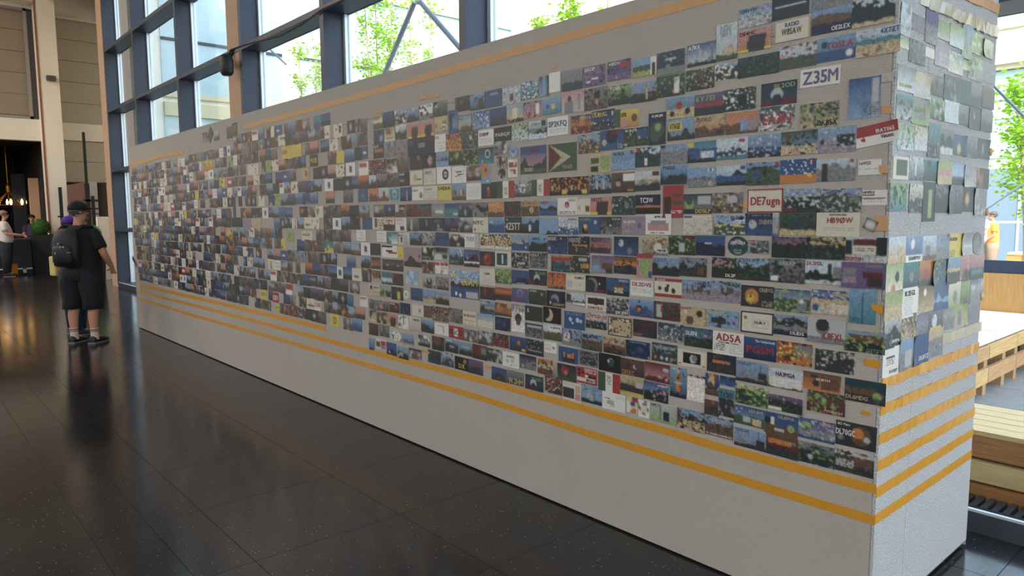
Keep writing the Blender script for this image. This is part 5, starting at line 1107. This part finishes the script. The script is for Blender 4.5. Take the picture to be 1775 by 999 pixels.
# man looking at the cards
w_ = 1.22
arR = ((.33, -.02, 1.13), (.30, .17, .95), (-.25, .5, -.75)); arL = ((-.33, 0, 1.13), (-.25, .2, 1.0), (.4, .7, -.4))
man, hp = person('person', 'stout person in black cap, shirt, shorts and backpack facing the cards', (-9.98, 1.77, 0), math.radians(44), 1.70, (arR, arL),
                 dict(shirt=M_blk, legs=M_navy, shoe=M_shoe, sock=mat('white_sock', (205, 180, 172), .9), hem=.44, sleeve=.62), w_, math.radians(-34))
hair(man, hp, M_hair, 1.585, 1.672); cap(man, hp, mat('black_cap', (17, 18, 22), .8), 0)
pd('beard', *ball(hp(0, .085, 1.568), .045, .035, .035, 12, 8), M_hair, man, smooth=True)
bk = pd('backpack', *loft([((0, -.23, .98), .13, .04), ((0, -.24, 1.0), .16, .07), ((0, -.245, 1.15), .168, .078), ((0, -.24, 1.32), .16, .07), ((0, -.225, 1.42), .13, .05), ((0, -.21, 1.45), .06, .03)], 20), mat('black_nylon', (15, 16, 20), .6, noise=(40, .3)), man, smooth=True)
pd('pocket', *loft([((0, -.31, 1.02), .11, .015), ((0, -.318, 1.05), .125, .025), ((0, -.318, 1.2), .12, .025), ((0, -.31, 1.24), .10, .015)], 16), mat('black_nylon', 0), bk, smooth=True)
for sd in (-1, 1):
    pd('strap', *join(*[tube(a, b, .022, .022, 8) for a, b in zip([(.11 * sd, -.2, 1.42), (.125 * sd, -.1, 1.475), (.13 * sd, .05, 1.475), (.14 * sd, .17, 1.38)], [(.125 * sd, -.1, 1.475), (.13 * sd, .05, 1.475), (.14 * sd, .17, 1.38), (.16 * sd, .2, 1.2)])]), M_black, bk)
ml = mat('pale_print', (190, 190, 190), .7)
for a in ((-.03, -.012, 1.275, 1.278), (-.03, -.026, 1.255, 1.275), (.0, .006, 1.215, 1.24), (.035, .041, 1.215, 1.238), (.028, .05, 1.222, 1.228), (-.07, -.064, 1.14, 1.165), (.08, .12, 1.16, 1.165)): pd('badge', *bx(a[0], a[1], -.347, -.31, a[2], a[3]), ml, bk)
# second visitor half hidden behind him
arR = ((.25, 0, 1.12), (.23, .18, .95), (0, .7, -.6)); arL = ((-.25, 0, 1.12), (-.22, .16, .95), (0, .7, -.6))
wo, hp = person('person', 'person half hidden behind the black backpack with purple cap and yellow bag', (-10.78, 1.82, 0), math.radians(12), 1.53, (arR, arL),
                dict(shirt=mat('dark_olive', (54, 46, 40), .9), legs=mat('blue_jeans', (44, 60, 84), .9, noise=(40, .2)), shoe=mat('blue_shoe', (40, 52, 70), .6), hem=.1), 1.05)
hair(wo, hp, M_hairD, 1.6, 1.672); cap(wo, hp, mat('purple_cap', (88, 48, 150), .8), 0)
bag = pd('shoulder_bag', *bx(-.075, .075, -.06, .06, 0, .25), mat('yellow_canvas', (206, 190, 120), .85), None, (-10.62, 1.62, .80), (0, 0, .3)); bevel(bag, .02)
tag(bag, 'pale yellow cloth bag hanging behind the person in black', 'bag'); pd('handle', *join(tube((-.05, 0, .24), (-.09, .08, .36), .012), tube((.05, 0, .24), (-.05, .08, .36), .012)), mat('yellow_canvas', 0), bag)
# guest at the bar
arR = ((.24, .05, 1.15), (.2, .33, 1.12), (0, 1, .1)); arL = ((-.24, .05, 1.15), (-.2, .3, 1.08), (0, 1, 0))
gu, hp = person('person', 'balding person in white shirt with bag strap at the bar counter', (-22.95, 2.38, 0), math.radians(-10), 1.72, (arR, arL),
                dict(shirt=mat('white_shirt', (206, 200, 200), .9), legs=mat('dark_trousers', (36, 40, 50), .9), shoe=M_shoe, hem=.1), 1.1)
hair(gu, hp, mat('thin_hair', (150, 120, 105), .8), 1.64)
pd('strap', *join(tube((-.12, -.16, 1.46), (-.05, -.2, 1.2), .025), tube((-.12, -.16, 1.46), (-.13, .1, 1.44), .025)), M_black, gu)
ar2 = ((.24, .02, 1.12), (.16, .24, 1.05), (-.3, .8, 0))
bt, hp = person('person', 'dark haired person behind the round bush next to the bar', (-25.6, 3.35, 0), math.radians(-95), 1.62, (ar2, ((-.24, .02, 1.12), (-.16, .24, 1.05), (.3, .8, 0))),
                dict(shirt=mat('plum_shirt', (52, 40, 66), .8), legs=mat('dark_trousers', 0), shoe=M_shoe, hem=.1)); hair(bt, hp, M_hairD)
# visitors outside on the terrace
for lab, loc, fc, sc_, lg in (('seated person in white shirt on the far terrace bench', (-5.65, 20.3, -.05), math.radians(150), 1.7, 'sit'), ('standing person with orange top at the far terrace railing', (-5.7, 21.6, -.12), math.radians(120), 1.65, 'stand')):
    q, hp = person('person', lab, loc, fc, sc_, (((.25, .02, 1.13), (.2, .22, .98), (-.2, .8, -.2)), ((-.25, .02, 1.13), (-.2, .22, .98), (.2, .8, -.2))),
                   dict(shirt=mat('white_shirt', 0) if lg == 'sit' else mat('orange_top', (226, 150, 70), .9), legs=mat('khaki', (150, 130, 110), .9), shoe=M_shoe, hem=.44 if lg == 'sit' else .1), 1.1, 0, lg)
    hair(q, hp, M_hair)
# ------------------------------------------------------------------ things at the far end of the hall
M_pot = mat('planter_grey', (44, 46, 50), .6, noise=(20, .15))
M_box1 = mat('box_leaf', (60, 110, 44), .8); M_box2 = mat('box_leaf_light', (110, 170, 62), .8)
def bush(name, par, c, r, m, n, ls, seed):
    rs = random.Random(seed); v, f = ball(c, r * .9, r * .9, r * .9, 16, 10)
    for i in range(n):
        d = Vector((rs.gauss(0, 1), rs.gauss(0, 1), rs.gauss(0, 1))).normalized(); p = Vector(c) + d * r * rs.uniform(.9, 1.04); a, b = frame_of(d + Vector((rs.uniform(-.6, .6), rs.uniform(-.6, .6), rs.uniform(-.6, .6)))); k = len(v)
        v += [p - a * ls, p - b * ls * .5 + d * ls * .4, p + a * ls, p + b * ls * .5 + d * ls * .4]; f.append((k, k + 1, k + 2, k + 3))
    return pd(name, v, f, m, par)
def planter(loc, wd, hh, r, m, lab, seed):
    t = empty('planter', loc); tag(t, lab, 'planter', 'planters with round bushes')
    b = wd / 2; s_ = .82
    v = [(-b * s_, -b * s_, 0), (b * s_, -b * s_, 0), (b * s_, b * s_, 0), (-b * s_, b * s_, 0), (-b, -b, hh), (b, -b, hh), (b, b, hh), (-b, b, hh), (-b + .04, -b + .04, hh), (b - .04, -b + .04, hh), (b - .04, b - .04, hh), (-b + .04, b - .04, hh), (-b + .04, -b + .04, hh - .06), (b - .04, -b + .04, hh - .06), (b - .04, b - .04, hh - .06), (-b + .04, b - .04, hh - .06)]
    f = [(3, 2, 1, 0), (12, 13, 14, 15)] + [(o + i, o + (i + 1) % 4, o + 4 + (i + 1) % 4, o + 4 + i) for o in (0, 4, 8) for i in range(4)]
    pd('pot', v, f, M_pot, t); pd('stem', *tube((0, 0, hh - .06), (0, 0, hh + r * .5), .03), mat('bark', (80, 62, 46), .9), t)
    bush('bush', t, (0, 0, hh + r * .9), r, m, 900, .022, seed)
planter((-24.1, 3.36, 0), .62, 1.06, .235, M_box1, 'dark grey planter with round green bush beside the bar', 3)
planter((-19.0, 3.62, 0), .5, .95, .22, M_box2, 'dark planter with light green round bush behind the person in black', 4)
pn = empty('partition_panel', (-22.9, 4.2, 0)); tag(pn, 'tall brown partition panel with grey edge behind the person in black', 'partition')
box('board', -1.35, 1.36, -.12, -.10, 0, 2.48, mat('brown_board', (112, 78, 70), .7, noise=(6, .15)), pn); box('frame', -1.35, 1.38, -.10, .12, 0, 2.48, mat('grey_edge', (172, 172, 172), .7), pn)
for lab, x, y, z0, z1, wd, seg in (('slim black pole with small clamp beside the white column', -21.5, 3.47, 0, 2.32, .07, ((.9, 1.9),)), ('tall black double pole in front of the brown partition', -21.2, 4.02, 0, 2.42, .1, ((1.2, 2.1), (1.5, 2.3)))):
    t = empty('light_stand', (x, y, 0)); tag(t, lab, 'stand', 'black stands near the partition')
    box('pole', -wd / 2, wd / 2, -wd / 2, wd / 2, z0, z1, M_black, t); box('base_plate', -.2, .2, -.2, .2, 0, .02, M_black, t)
    for i, (a, b) in enumerate(seg): box('clamp', -.05, .05, -wd / 2 - .05, wd / 2 + (.2 if wd > .08 else .0), b - .35, b - .31 + .02 * i, M_black, t)
    if wd > .08:
        box('upper_pole', -.025, .025, -.03, .03, 2.42, 3.72, M_black, t); box('side_pole', -.04, .04, .08, .15, 0, 2.1, M_black, t); box('crank', -.03, .03, -.16, .3, 1.62, 1.65, M_black, t)
cnr = empty('bar_counter', (-23.7, 1.4, 0)); tag(cnr, 'dark bar counter with black top', 'counter')
box('front', -.25, .25, -3.2, 1.6, 0, .93, mat('bar_front', (22, 22, 26), .5), cnr); box('top', -.32, .32, -3.25, 1.65, .93, .98, mat('bar_top', (34, 32, 34), .3), cnr); box('foot_rail', .27, .3, -3.2, 1.6, .15, .18, M_alu, cnr)
shf = empty('bar_shelf', (-30.4, 1.8, 0)); tag(shf, 'dark back bar shelf under the chandelier', 'shelf')
for z in (.9, 1.4, 1.9, 2.4): box('board', -.2, .2, -2.5, 1.6, z, z + .04, mat('shelf_wood', (40, 32, 28), .6), shf)
for y in (-2.5, -.5, 1.56): box('upright', -.2, .2, y, y + .04, 0, 2.8, mat('shelf_wood', 0), shf)
rs = random.Random(5)
for i in range(14):
    h_ = rs.uniform(.2, .32); z = rs.choice((1.44, 1.94)); c = rs.choice(((90, 130, 90), (150, 110, 50), (120, 120, 130), (60, 70, 60)))
    o = pd('bottle', *loft([((0, 0, 0), .035, .035), ((0, 0, h_ * .6), .036, .036), ((0, 0, h_ * .75), .014, .014), ((0, 0, h_), .014, .014)], 10), mat('bottle_%d' % c[0], c, .2), None, (-30.4, -.2 + i * .24, z), (0, 0, 0), True)
    tag(o, 'small %s bottle standing on the %s board of the back bar shelf, place %s' % ({90: 'green', 150: 'amber', 120: 'grey', 60: 'dark'}[c[0]], 'upper' if z > 1.9 else 'lower', ('one', 'two', 'three', 'four', 'five', 'six', 'seven', 'eight', 'nine', 'ten', 'eleven', 'twelve', 'thirteen', 'fourteen')[i]), 'bottle', 'bottles on the back bar shelf')
ch = empty('chandelier', (-27.0, 2.98, 2.02)); tag(ch, 'brass chandelier with a ring of glowing candle bulbs above the bar', 'chandelier')
M_brass = mat('brass', (170, 120, 50), .35, metal=.8); M_bulb = mat('warm_bulb', (255, 196, 120), .4, emit=14)
pd('chain', *tube((0, 0, .1), (0, 0, 1.75), .012), M_brass, ch); pd('hub', *ball((0, 0, .45), .07, .07, .14), M_brass, ch, smooth=True)
rg = []
for i in range(24): a, b = i / 24 * 6.2832, (i + 1) / 24 * 6.2832; rg.append(tube((.42 * math.cos(a), .42 * math.sin(a), -.08), (.42 * math.cos(b), .42 * math.sin(b), -.08), .014, .014, 6))
pd('ring', *join(*rg), M_brass, ch)
for i in range(8):
    a = i / 8 * 6.2832; x, y = .42 * math.cos(a), .42 * math.sin(a)
    pd('arm', *tube((0, 0, .35), (x, y, -.08), .01), M_brass, ch); pd('bulb', *loft([((x, y, -.07), .02, .02), ((x, y, 0), .034, .034), ((x, y, .06), .03, .03), ((x, y, .11), .008, .008)], 10), M_bulb, ch, smooth=True)
bxo = box('carton', -23.34, -23.20, 2.50, 2.64, 0, .3, mat('orange_carton', (214, 140, 40), .7)); tag(bxo, 'small orange carton on the floor before the bar', 'carton'); pd('lid', *bx(-23.345, -23.195, 2.495, 2.645, .27, .305), mat('orange_lid', (196, 120, 30), .7), bxo)
bo = pd('water_bottle', *loft([((0, 0, 0), .04, .04), ((0, 0, .2), .042, .042), ((0, 0, .25), .018, .018), ((0, 0, .29), .018, .018)], 12), mat('bottle_dark', (50, 58, 74), .3), None, (-23.25, 2.80, 0), (0, 0, 0), True); tag(bo, 'dark bottle beside the orange carton', 'bottle'); pd('label_band', *loft([((0, 0, .06), .043, .043), ((0, 0, .16), .0435, .0435)], 12, cap=False), mat('paper_white', (220, 220, 220), .7), bo)
se = empty('wall_sensor', (-24.38, 3.88, 5.5)); tag(se, 'small dark box on the white column', 'sensor')
box('case', 0, .16, -.10, .13, -.07, .07, mat('sensor_grey', (88, 80, 82), .6), se, .015); box('mount', -.02, .0, -.05, .05, -.05, .05, M_black, se)
sg = empty('exit_screen', (-24.9, 4.62, 2.0)); tag(sg, 'narrow purple and white lit screen beyond the partition', 'screen'); box('case', -.05, 0, -.17, .17, -.35, .4, M_black, sg); box('display', 0, .008, -.13, .13, -.3, .35, mat('screen_glow', (210, 205, 245), .5, emit=1.6), sg)
# loudspeaker clamped to the transom with its cable
sp = empty('wall_speaker', (-10.02, 3.66, 3.62)); tag(sp, 'black loudspeaker clamped beside the tan column', 'speaker')
pd('cabinet', *loft([((0, 0, -.17), .075, .06), ((0, 0, -.13), .10, .085), ((0, 0, .03), .105, .09), ((0, 0, .09), .08, .07), ((0, 0, .11), .04, .03)], 16), mat('speaker_black', (20, 21, 25), .5), sp, smooth=True)
pd('clamp', *join(tube((-.05, 0, .05), (-.22, .1, .02), .04), tube((-.22, .1, .02), (-.2, .16, .2), .025)), M_black, sp); pd('bracket', *tube((0, 0, .09), (.06, .1, .18), .015), M_black, sp)
pts = [(-9.98, 3.70, 3.78), (-9.7, 3.76, 3.80), (-9.2, 3.79, 3.77), (-8.6, 3.80, 3.72), (-8.0, 3.80, 3.74), (-7.5, 3.81, 3.80), (-6.6, 3.81, 3.79)]
cb = pd('speaker_cable', *join(*[tube(a, b, .012, .012, 6) for a, b in zip(pts[:-1], pts[1:])]), M_black); tag(cb, 'black cable running along the transom from the loudspeaker', 'cable')
# ------------------------------------------------------------------ outside: terrace, furniture, building, trees
GZ = -.12
M_pave = mat('terrace_slab', (150, 152, 152), .85, noise=(14, .2)); M_gap = mat('slab_joint', (90, 92, 92), .9)
M_pine = mat('pine_plank', (240, 214, 160), .7, noise=(3, .0, (222, 180, 118)), stretch=(1.2, 22, 22)); M_pineD = mat('brown_plank', (206, 142, 84), .7, noise=(3, .0, (166, 106, 60)), stretch=(1.2, 22, 22))
M_pineY = mat('pine_plank_y', (222, 190, 130), .7, noise=(3, .0, (190, 148, 96)), stretch=(22, 1.2, 22)); M_ply = mat('plywood', (224, 176, 104), .6, noise=(4, .0, (198, 142, 76)), stretch=(20, 20, 1.3))
M_cush = mat('white_cushion', (236, 240, 244), .85)
tr = struct(box('floor_terrace', -26, 30, 4.2, 60, -.4, GZ - .01, M_gap), 'grey slab terrace outside the glass')
for j in range(14):
    for i in range(7): box('slab', -4.6 + i * .8 + .004, -3.8 + i * .8 - .004, 4.62 + j * .8 + .004, 5.42 + j * .8 - .004, GZ - .04, GZ, M_pave, tr)
tag(pd('slab_field', *join(*[bx(x + .01, x + 1.59, y + .01, y + 1.59, GZ - .04, GZ - .001) for x in [-26 + 1.6 * i for i in range(35)] for y in [4.62 + 1.6 * j for j in range(30)] if not (-5.0 < x < 1.0 and y < 15.8)]), M_pave, tr), kind='stuff')
gr = struct(box('trim_4', -9, 3, 4.15, 4.43, -.4, -.075, M_joint), 'ribbed drain grating along the outside of the glass')
for i in range(60): box('grate_bar', -2.2 + i * .05, -2.17 + i * .05, 4.16, 4.42, -.07, -.02, M_grate, gr)
# near pallet bench
pb = empty('pallet_bench', (-.6, 4.85, GZ)); tag(pb, 'low pallet bench with pale slats close behind the glass', 'bench')
for i, (y, m) in enumerate(((-.33, M_pine), (-.2, M_pine), (-.07, M_pine), (.06, M_pine), (.19, M_pine))): box('seat_slat', -1.6, 1.4, y - .06, y + .06, .425, .45, m, pb)
for y in (-.37, .2):
    box('top_rail', -1.6, 1.4, y - .02, y + .02, .30, .425, M_pineD, pb); box('middle_board', -1.6, 1.4, y - .025, y + .02, .165, .28, M_pine if y < 0 else M_pineD, pb); box('bottom_board', -1.6, 1.4, y - .03, y + .02, .04, .15, M_pineD, pb)
for x in (-1.5, -.31, .42, 1.3):
    for y in (-.33, .16): box('block', x - .06, x + .06, y - .0 + .02, y + .12, 0, .425, M_pineD, pb)
# L-shaped pallet sofa
ps = empty('pallet_sofa', (-2.5, 8.0, GZ)); tag(ps, 'pallet sofa with plywood back on the terrace', 'sofa')
for k, (z0, z1) in enumerate(((.12, .26), (.34, .46))):
    for y0 in (-1.5, -.62, .26): box('front_board', .56, .59, y0 + .005, y0 + .87, z0, z1, M_pineY if (k + int(y0)) % 2 else mat('pine_plank_n', (206, 170, 122), .7, noise=(3, .0, (170, 124, 84)), stretch=(22, 1.2, 22)), ps)
for y in (-1.45, -.66, -.1, .3, 1.0):
    box('block', .44, .56, y, y + .1, 0, .44, mat('block_wood', (180, 146, 106), .8), ps); box('block', -.6, -.48, y, y + .1, 0, .44, mat('block_wood', 0), ps)
for i in range(7): box('deck_slat', -.6 + i * .165, -.46 + i * .165, -1.5, 1.14, .44, .462, M_pineY, ps)
box('back_board', -1.4, 2.4, 1.16, 1.19, .45, .98, M_ply, ps); box('back_band', -1.4, 2.4, 1.19, 1.25, 0, 1.12, mat('back_navy', (54, 66, 92), .7), ps)  # dark blue band rising above the plywood
for k, (y0, y1, lab) in enumerate(((-1.5, -.36, 'white seat cushion at the near end of the pallet sofa'), (-.34, 1.14, 'white seat cushion against the plywood back of the sofa'))):
    o = box('seat_cushion', -3.1, -1.93, 8.0 + y0, 8.0 + y1, GZ + .464, GZ + .464 + (.09 if k == 0 else .10), M_cush, None, .025); tag(o, lab, 'cushion', 'white cushions on the pallet sofa'); pd('piping', *join(tube((-3.08, 8 + y0 + .03, GZ + .51), (-3.08, 8 + y1 - .03, GZ + .51), .006), tube((-1.93, 8 + y0 + .03, GZ + .51), (-1.93, 8 + y1 - .03, GZ + .51), .006)), M_cush, o)
st = empty('white_platform', (-3.5, 13.6, GZ)); tag(st, 'low white stepped platform behind the pallet sofa', 'platform')
for k in range(3): box('step', -3, 7, k * 1.1, k * 1.1 + 1.15, 0, .18 + .14 * k, mat('pale_deck', (232, 236, 226), .8), st); box('step_edge', -3, 7, k * 1.1 - .012, k * 1.1, .1 + .14 * k, .12 + .14 * k, mat('deck_line', (140, 150, 160), .7), st)
for lab, x, y in (('far pallet bench on the white platform', -3.0, 16.9), ('far pallet bench under the seated person', -5.6, 20.4)):
    fb = empty('far_bench', (x, y, GZ + (.46 if y < 18 else 0))); tag(fb, lab, 'bench', 'far pallet benches')
    for i in range(3): box('seat_slat', -1.1, 2.2, -.3 + i * .2, -.12 + i * .2, .36, .4, M_pine, fb)
    for xx in (-1.0, .5, 2.0): box('block', xx - .12, xx + .12, -.28, .28, 0, .36, M_pineD, fb)
rl = empty('railing', (-4.5, 19.2, GZ)); tag(rl, 'thin white railing across the far terrace', 'railing'); box('top_rail', -5, 9, -.02, .02, 1.4, 1.45, M_alu, rl)
for i in range(8): box('post', -5 + i * 1.95, -4.95 + i * 1.95, -.02, .02, 0, 1.42, M_alu, rl)
# buildings around the courtyard
M_cream = mat('cream_render', (238, 232, 206), .85); M_bgl = mat('window_blue', (150, 176, 196), .12, spec=.9, noise=(.5, .0, (176, 200, 196))); M_bfr = mat('building_frame', (196, 190, 158), .7); M_conc = mat('white_concrete', (236, 234, 222), .8)
b1 = empty('courtyard_wing', (-20.2, 20, GZ)); tag(b1, 'white courtyard wing with large blue windows at the far side of the facade', 'building')
box('wall', -3, 0, -14.6, 30, 0, 11, M_conc, b1)
for j in range(9):
    y0 = max(-14.3, -14.95 + j * 4.4); y1 = -14.95 + j * 4.4 + 3.9
    for z0, z1 in ((.6, 4.3), (4.9, 8.35)):
        wv = box('window', -.05, .04, y0, y1, z0, z1, M_bgl, b1)
        box('window_frame', .0, .12, y0, y1, z1, z1 + .35, M_bfr, wv); box('window_frame', .03, .08, y0, y1, (z0 + z1) / 2 - .4, (z0 + z1) / 2 - .33, M_fin, wv); box('window_frame', .03, .08, y0 + 1.82, y0 + 1.88, z0, z1, M_alu, wv); box('window_frame', .0, .1, y0, y1, z0 - .12, z0, M_bfr, wv)
b2 = empty('courtyard_block', (0, 24, GZ)); tag(b2, 'cream courtyard building with window bands across the terrace', 'building')
box('wall', -17, 22, .3, 4, 0, 6.4, M_conc, b2); box('cornice', -17, 22, -.1, .35, 5.8, 6.72, M_cream, b2); box('roof_edge', -17.1, 22.1, -.25, 4, 6.72, 6.95, M_bfr, b2); box('beam', -17, 22, .05, .35, 5.66, 5.8, M_bfr, b2)
for i in range(12):
    x0 = -16.8 + i * 3.2
    wv = box('window', x0 + .15, x0 + 2.7, .2, .34, 3.2, 5.64, M_bgl, b2); box('window_frame', x0 + .15, x0 + 2.7, .17, .22, 4.3, 4.36, M_alu, wv)
    wv = box('window', x0 + .15, x0 + 2.7, .2, .34, .1, 2.9, mat('lower_glass', (120, 140, 158), .15, spec=.8), b2); box('window_frame', x0 + 1.4, x0 + 1.46, .17, .22, .1, 2.9, M_alu, wv)  # lower windows in darker glass
    box('pillar', x0 + 2.72, x0 + 3.3, -.05, .33, 0, 5.8, M_conc, b2)
# steel braces between facade and terrace
def brace(p0, p1, r, lab): o = pd('steel_brace', *tube((0, 0, 0), Vector(p1) - Vector(p0), r, r, 10), mat('brace_grey', (150, 158, 172), .4, metal=.3), None, p0); tag(o, lab, 'brace', 'steel braces outside the glass'); pd('end_plate', *ball((0, 0, 0), r * 1.7, r * 1.7, r * 1.7, 8, 6), M_alu, o); return o
brace((-9.2, 4.9, 2.1), (-7.29, 4.9, 4.04), .03, 'grey steel brace leaning toward the middle of the wide bay')
brace((-7.2, 4.9, 4.04), (-4.97, 4.9, 2.1), .03, 'grey steel brace falling toward the dark fin')
brace((-13.2, 4.9, 5.2), (-10.9, 4.9, 3.9), .016, 'thin steel brace beside the tan column')
brace((-2.3, 6.2, 3.2), (-.9, 6.2, 1.5), .01, 'thin pale brace behind the end face of the wall')
brace((-3.6, 10.5, .95), (-1.9, 10.5, 2.35), .012, 'thin pale cable rising over the terrace')
# birches and shrubs
M_leaf = mat('birch_leaf', (150, 196, 40), .6); M_leaf2 = mat('birch_leaf_pale', (172, 206, 84), .6); M_trunk = mat('birch_bark', (200, 180, 150), .8, noise=(20, .4))
for m in (M_leaf, M_leaf2): m.node_tree.nodes['Principled BSDF'].inputs['Subsurface Weight'].default_value = 0
def leaf_mat(m):
    n = m.node_tree; b = n.nodes['Principled BSDF']; o = [q for q in n.nodes if q.type == 'OUTPUT_MATERIAL'][0]; t = n.nodes.new('ShaderNodeBsdfTranslucent'); t.inputs[0].default_value = b.inputs['Base Color'].default_value
    x = n.nodes.new('ShaderNodeMixShader'); x.inputs[0].default_value = .45; n.links.new(b.outputs[0], x.inputs[1]); n.links.new(t.outputs[0], x.inputs[2]); n.links.new(x.outputs[0], o.inputs[0])
leaf_mat(M_leaf); leaf_mat(M_leaf2)
def tree(loc, hgt, rad, z0, n, m, lab, seed, stems=3, ls=.05):
    rs = random.Random(seed); t = empty('birch_tree', loc); tag(t, lab, 'tree', 'trees in the courtyard'); v, f = [], []
    for s in range(stems):
        a = 6.28 * s / stems + rs.random(); tx, ty = rad * .45 * math.cos(a), rad * .45 * math.sin(a); pts = [Vector((tx * .25, ty * .25, 0)), Vector((tx * .5, ty * .5, hgt * .45)), Vector((tx, ty, hgt * .97))]
        if stems == 1: pts = [Vector((0, 0, 0)), Vector((.03, 0, hgt * .5)), Vector((0, .03, hgt * .97))]
        g = join(tube(pts[0], pts[1], .05, .035), tube(pts[1], pts[2], .035, .008)); tk = pd('trunk', *g, M_trunk, t); br = []
        for i in range(int(n / stems / 45)):
            q = rs.uniform(z0, 1); p = pts[0].lerp(pts[1], q / .46) if q < .46 else pts[1].lerp(pts[2], min(1, (q - .46) / .52)); ln = rad * (1.15 - q) * rs.uniform(.5, 1.1); an = rs.random() * 6.28; d = Vector((math.cos(an), math.sin(an), rs.uniform(.5, 1.4))).normalized(); e = p + d * ln; br.append(tube(p, e, .012, .004, 5))
            for k in range(45):
                c = p.lerp(e, rs.uniform(.15, 1.1)) + Vector((rs.gauss(0, .09), rs.gauss(0, .09), rs.gauss(0, .1))); a_, b_ = frame_of((rs.gauss(0, 1), rs.gauss(0, 1), rs.gauss(0, 1) + .3)); s_ = ls * rs.uniform(.6, 1.2); j = len(v); v += [c - a_ * s_, c - b_ * s_ * .55, c + a_ * s_, c + b_ * s_ * .55]; f.append((j, j + 1, j + 2, j + 3))
        if br: pd('branches', *join(*br), M_trunk, tk)
    pd('foliage', v, f, m, t)
tree((-15.2, 9.2, GZ), 7.6, 1.15, .28, 3600, M_leaf, 'bright birch right of the dark fin in the wide bay', 1, 3)
tree((-13.75, 9.3, GZ), 7.0, .7, .3, 2000, M_leaf2, 'pale birch behind the steel braces', 2, 2)
tree((-16.6, 8.0, GZ), 5.8, .8, .3, 1600, M_leaf2, 'slender pale birch in the bay beside the tan column', 3, 2)
tree((-8.5, 9.2, GZ), 6.3, 1.0, .3, 2600, M_leaf, 'birch showing above the top edge of the display wall', 4, 2)
tree((-9.85, 9.3, GZ), 5.4, .35, .4, 700, M_leaf2, 'thin birch tip left of the tree above the wall edge', 5, 1)
tree((-2.4, 11.2, GZ), 3.3, .8, .45, 3200, M_leaf, 'bright birch beyond the end of the display wall', 6, 2, .038)
tree((-18.3, 11.6, GZ), 5.5, 1.0, .3, 2200, M_leaf2, 'pale birch seen through the far glazed bays', 7, 3)
tree((-15.2, 7.0, GZ), 3.6, .9, .3, 1500, M_leaf2, 'low birch behind the second fin', 8, 3)
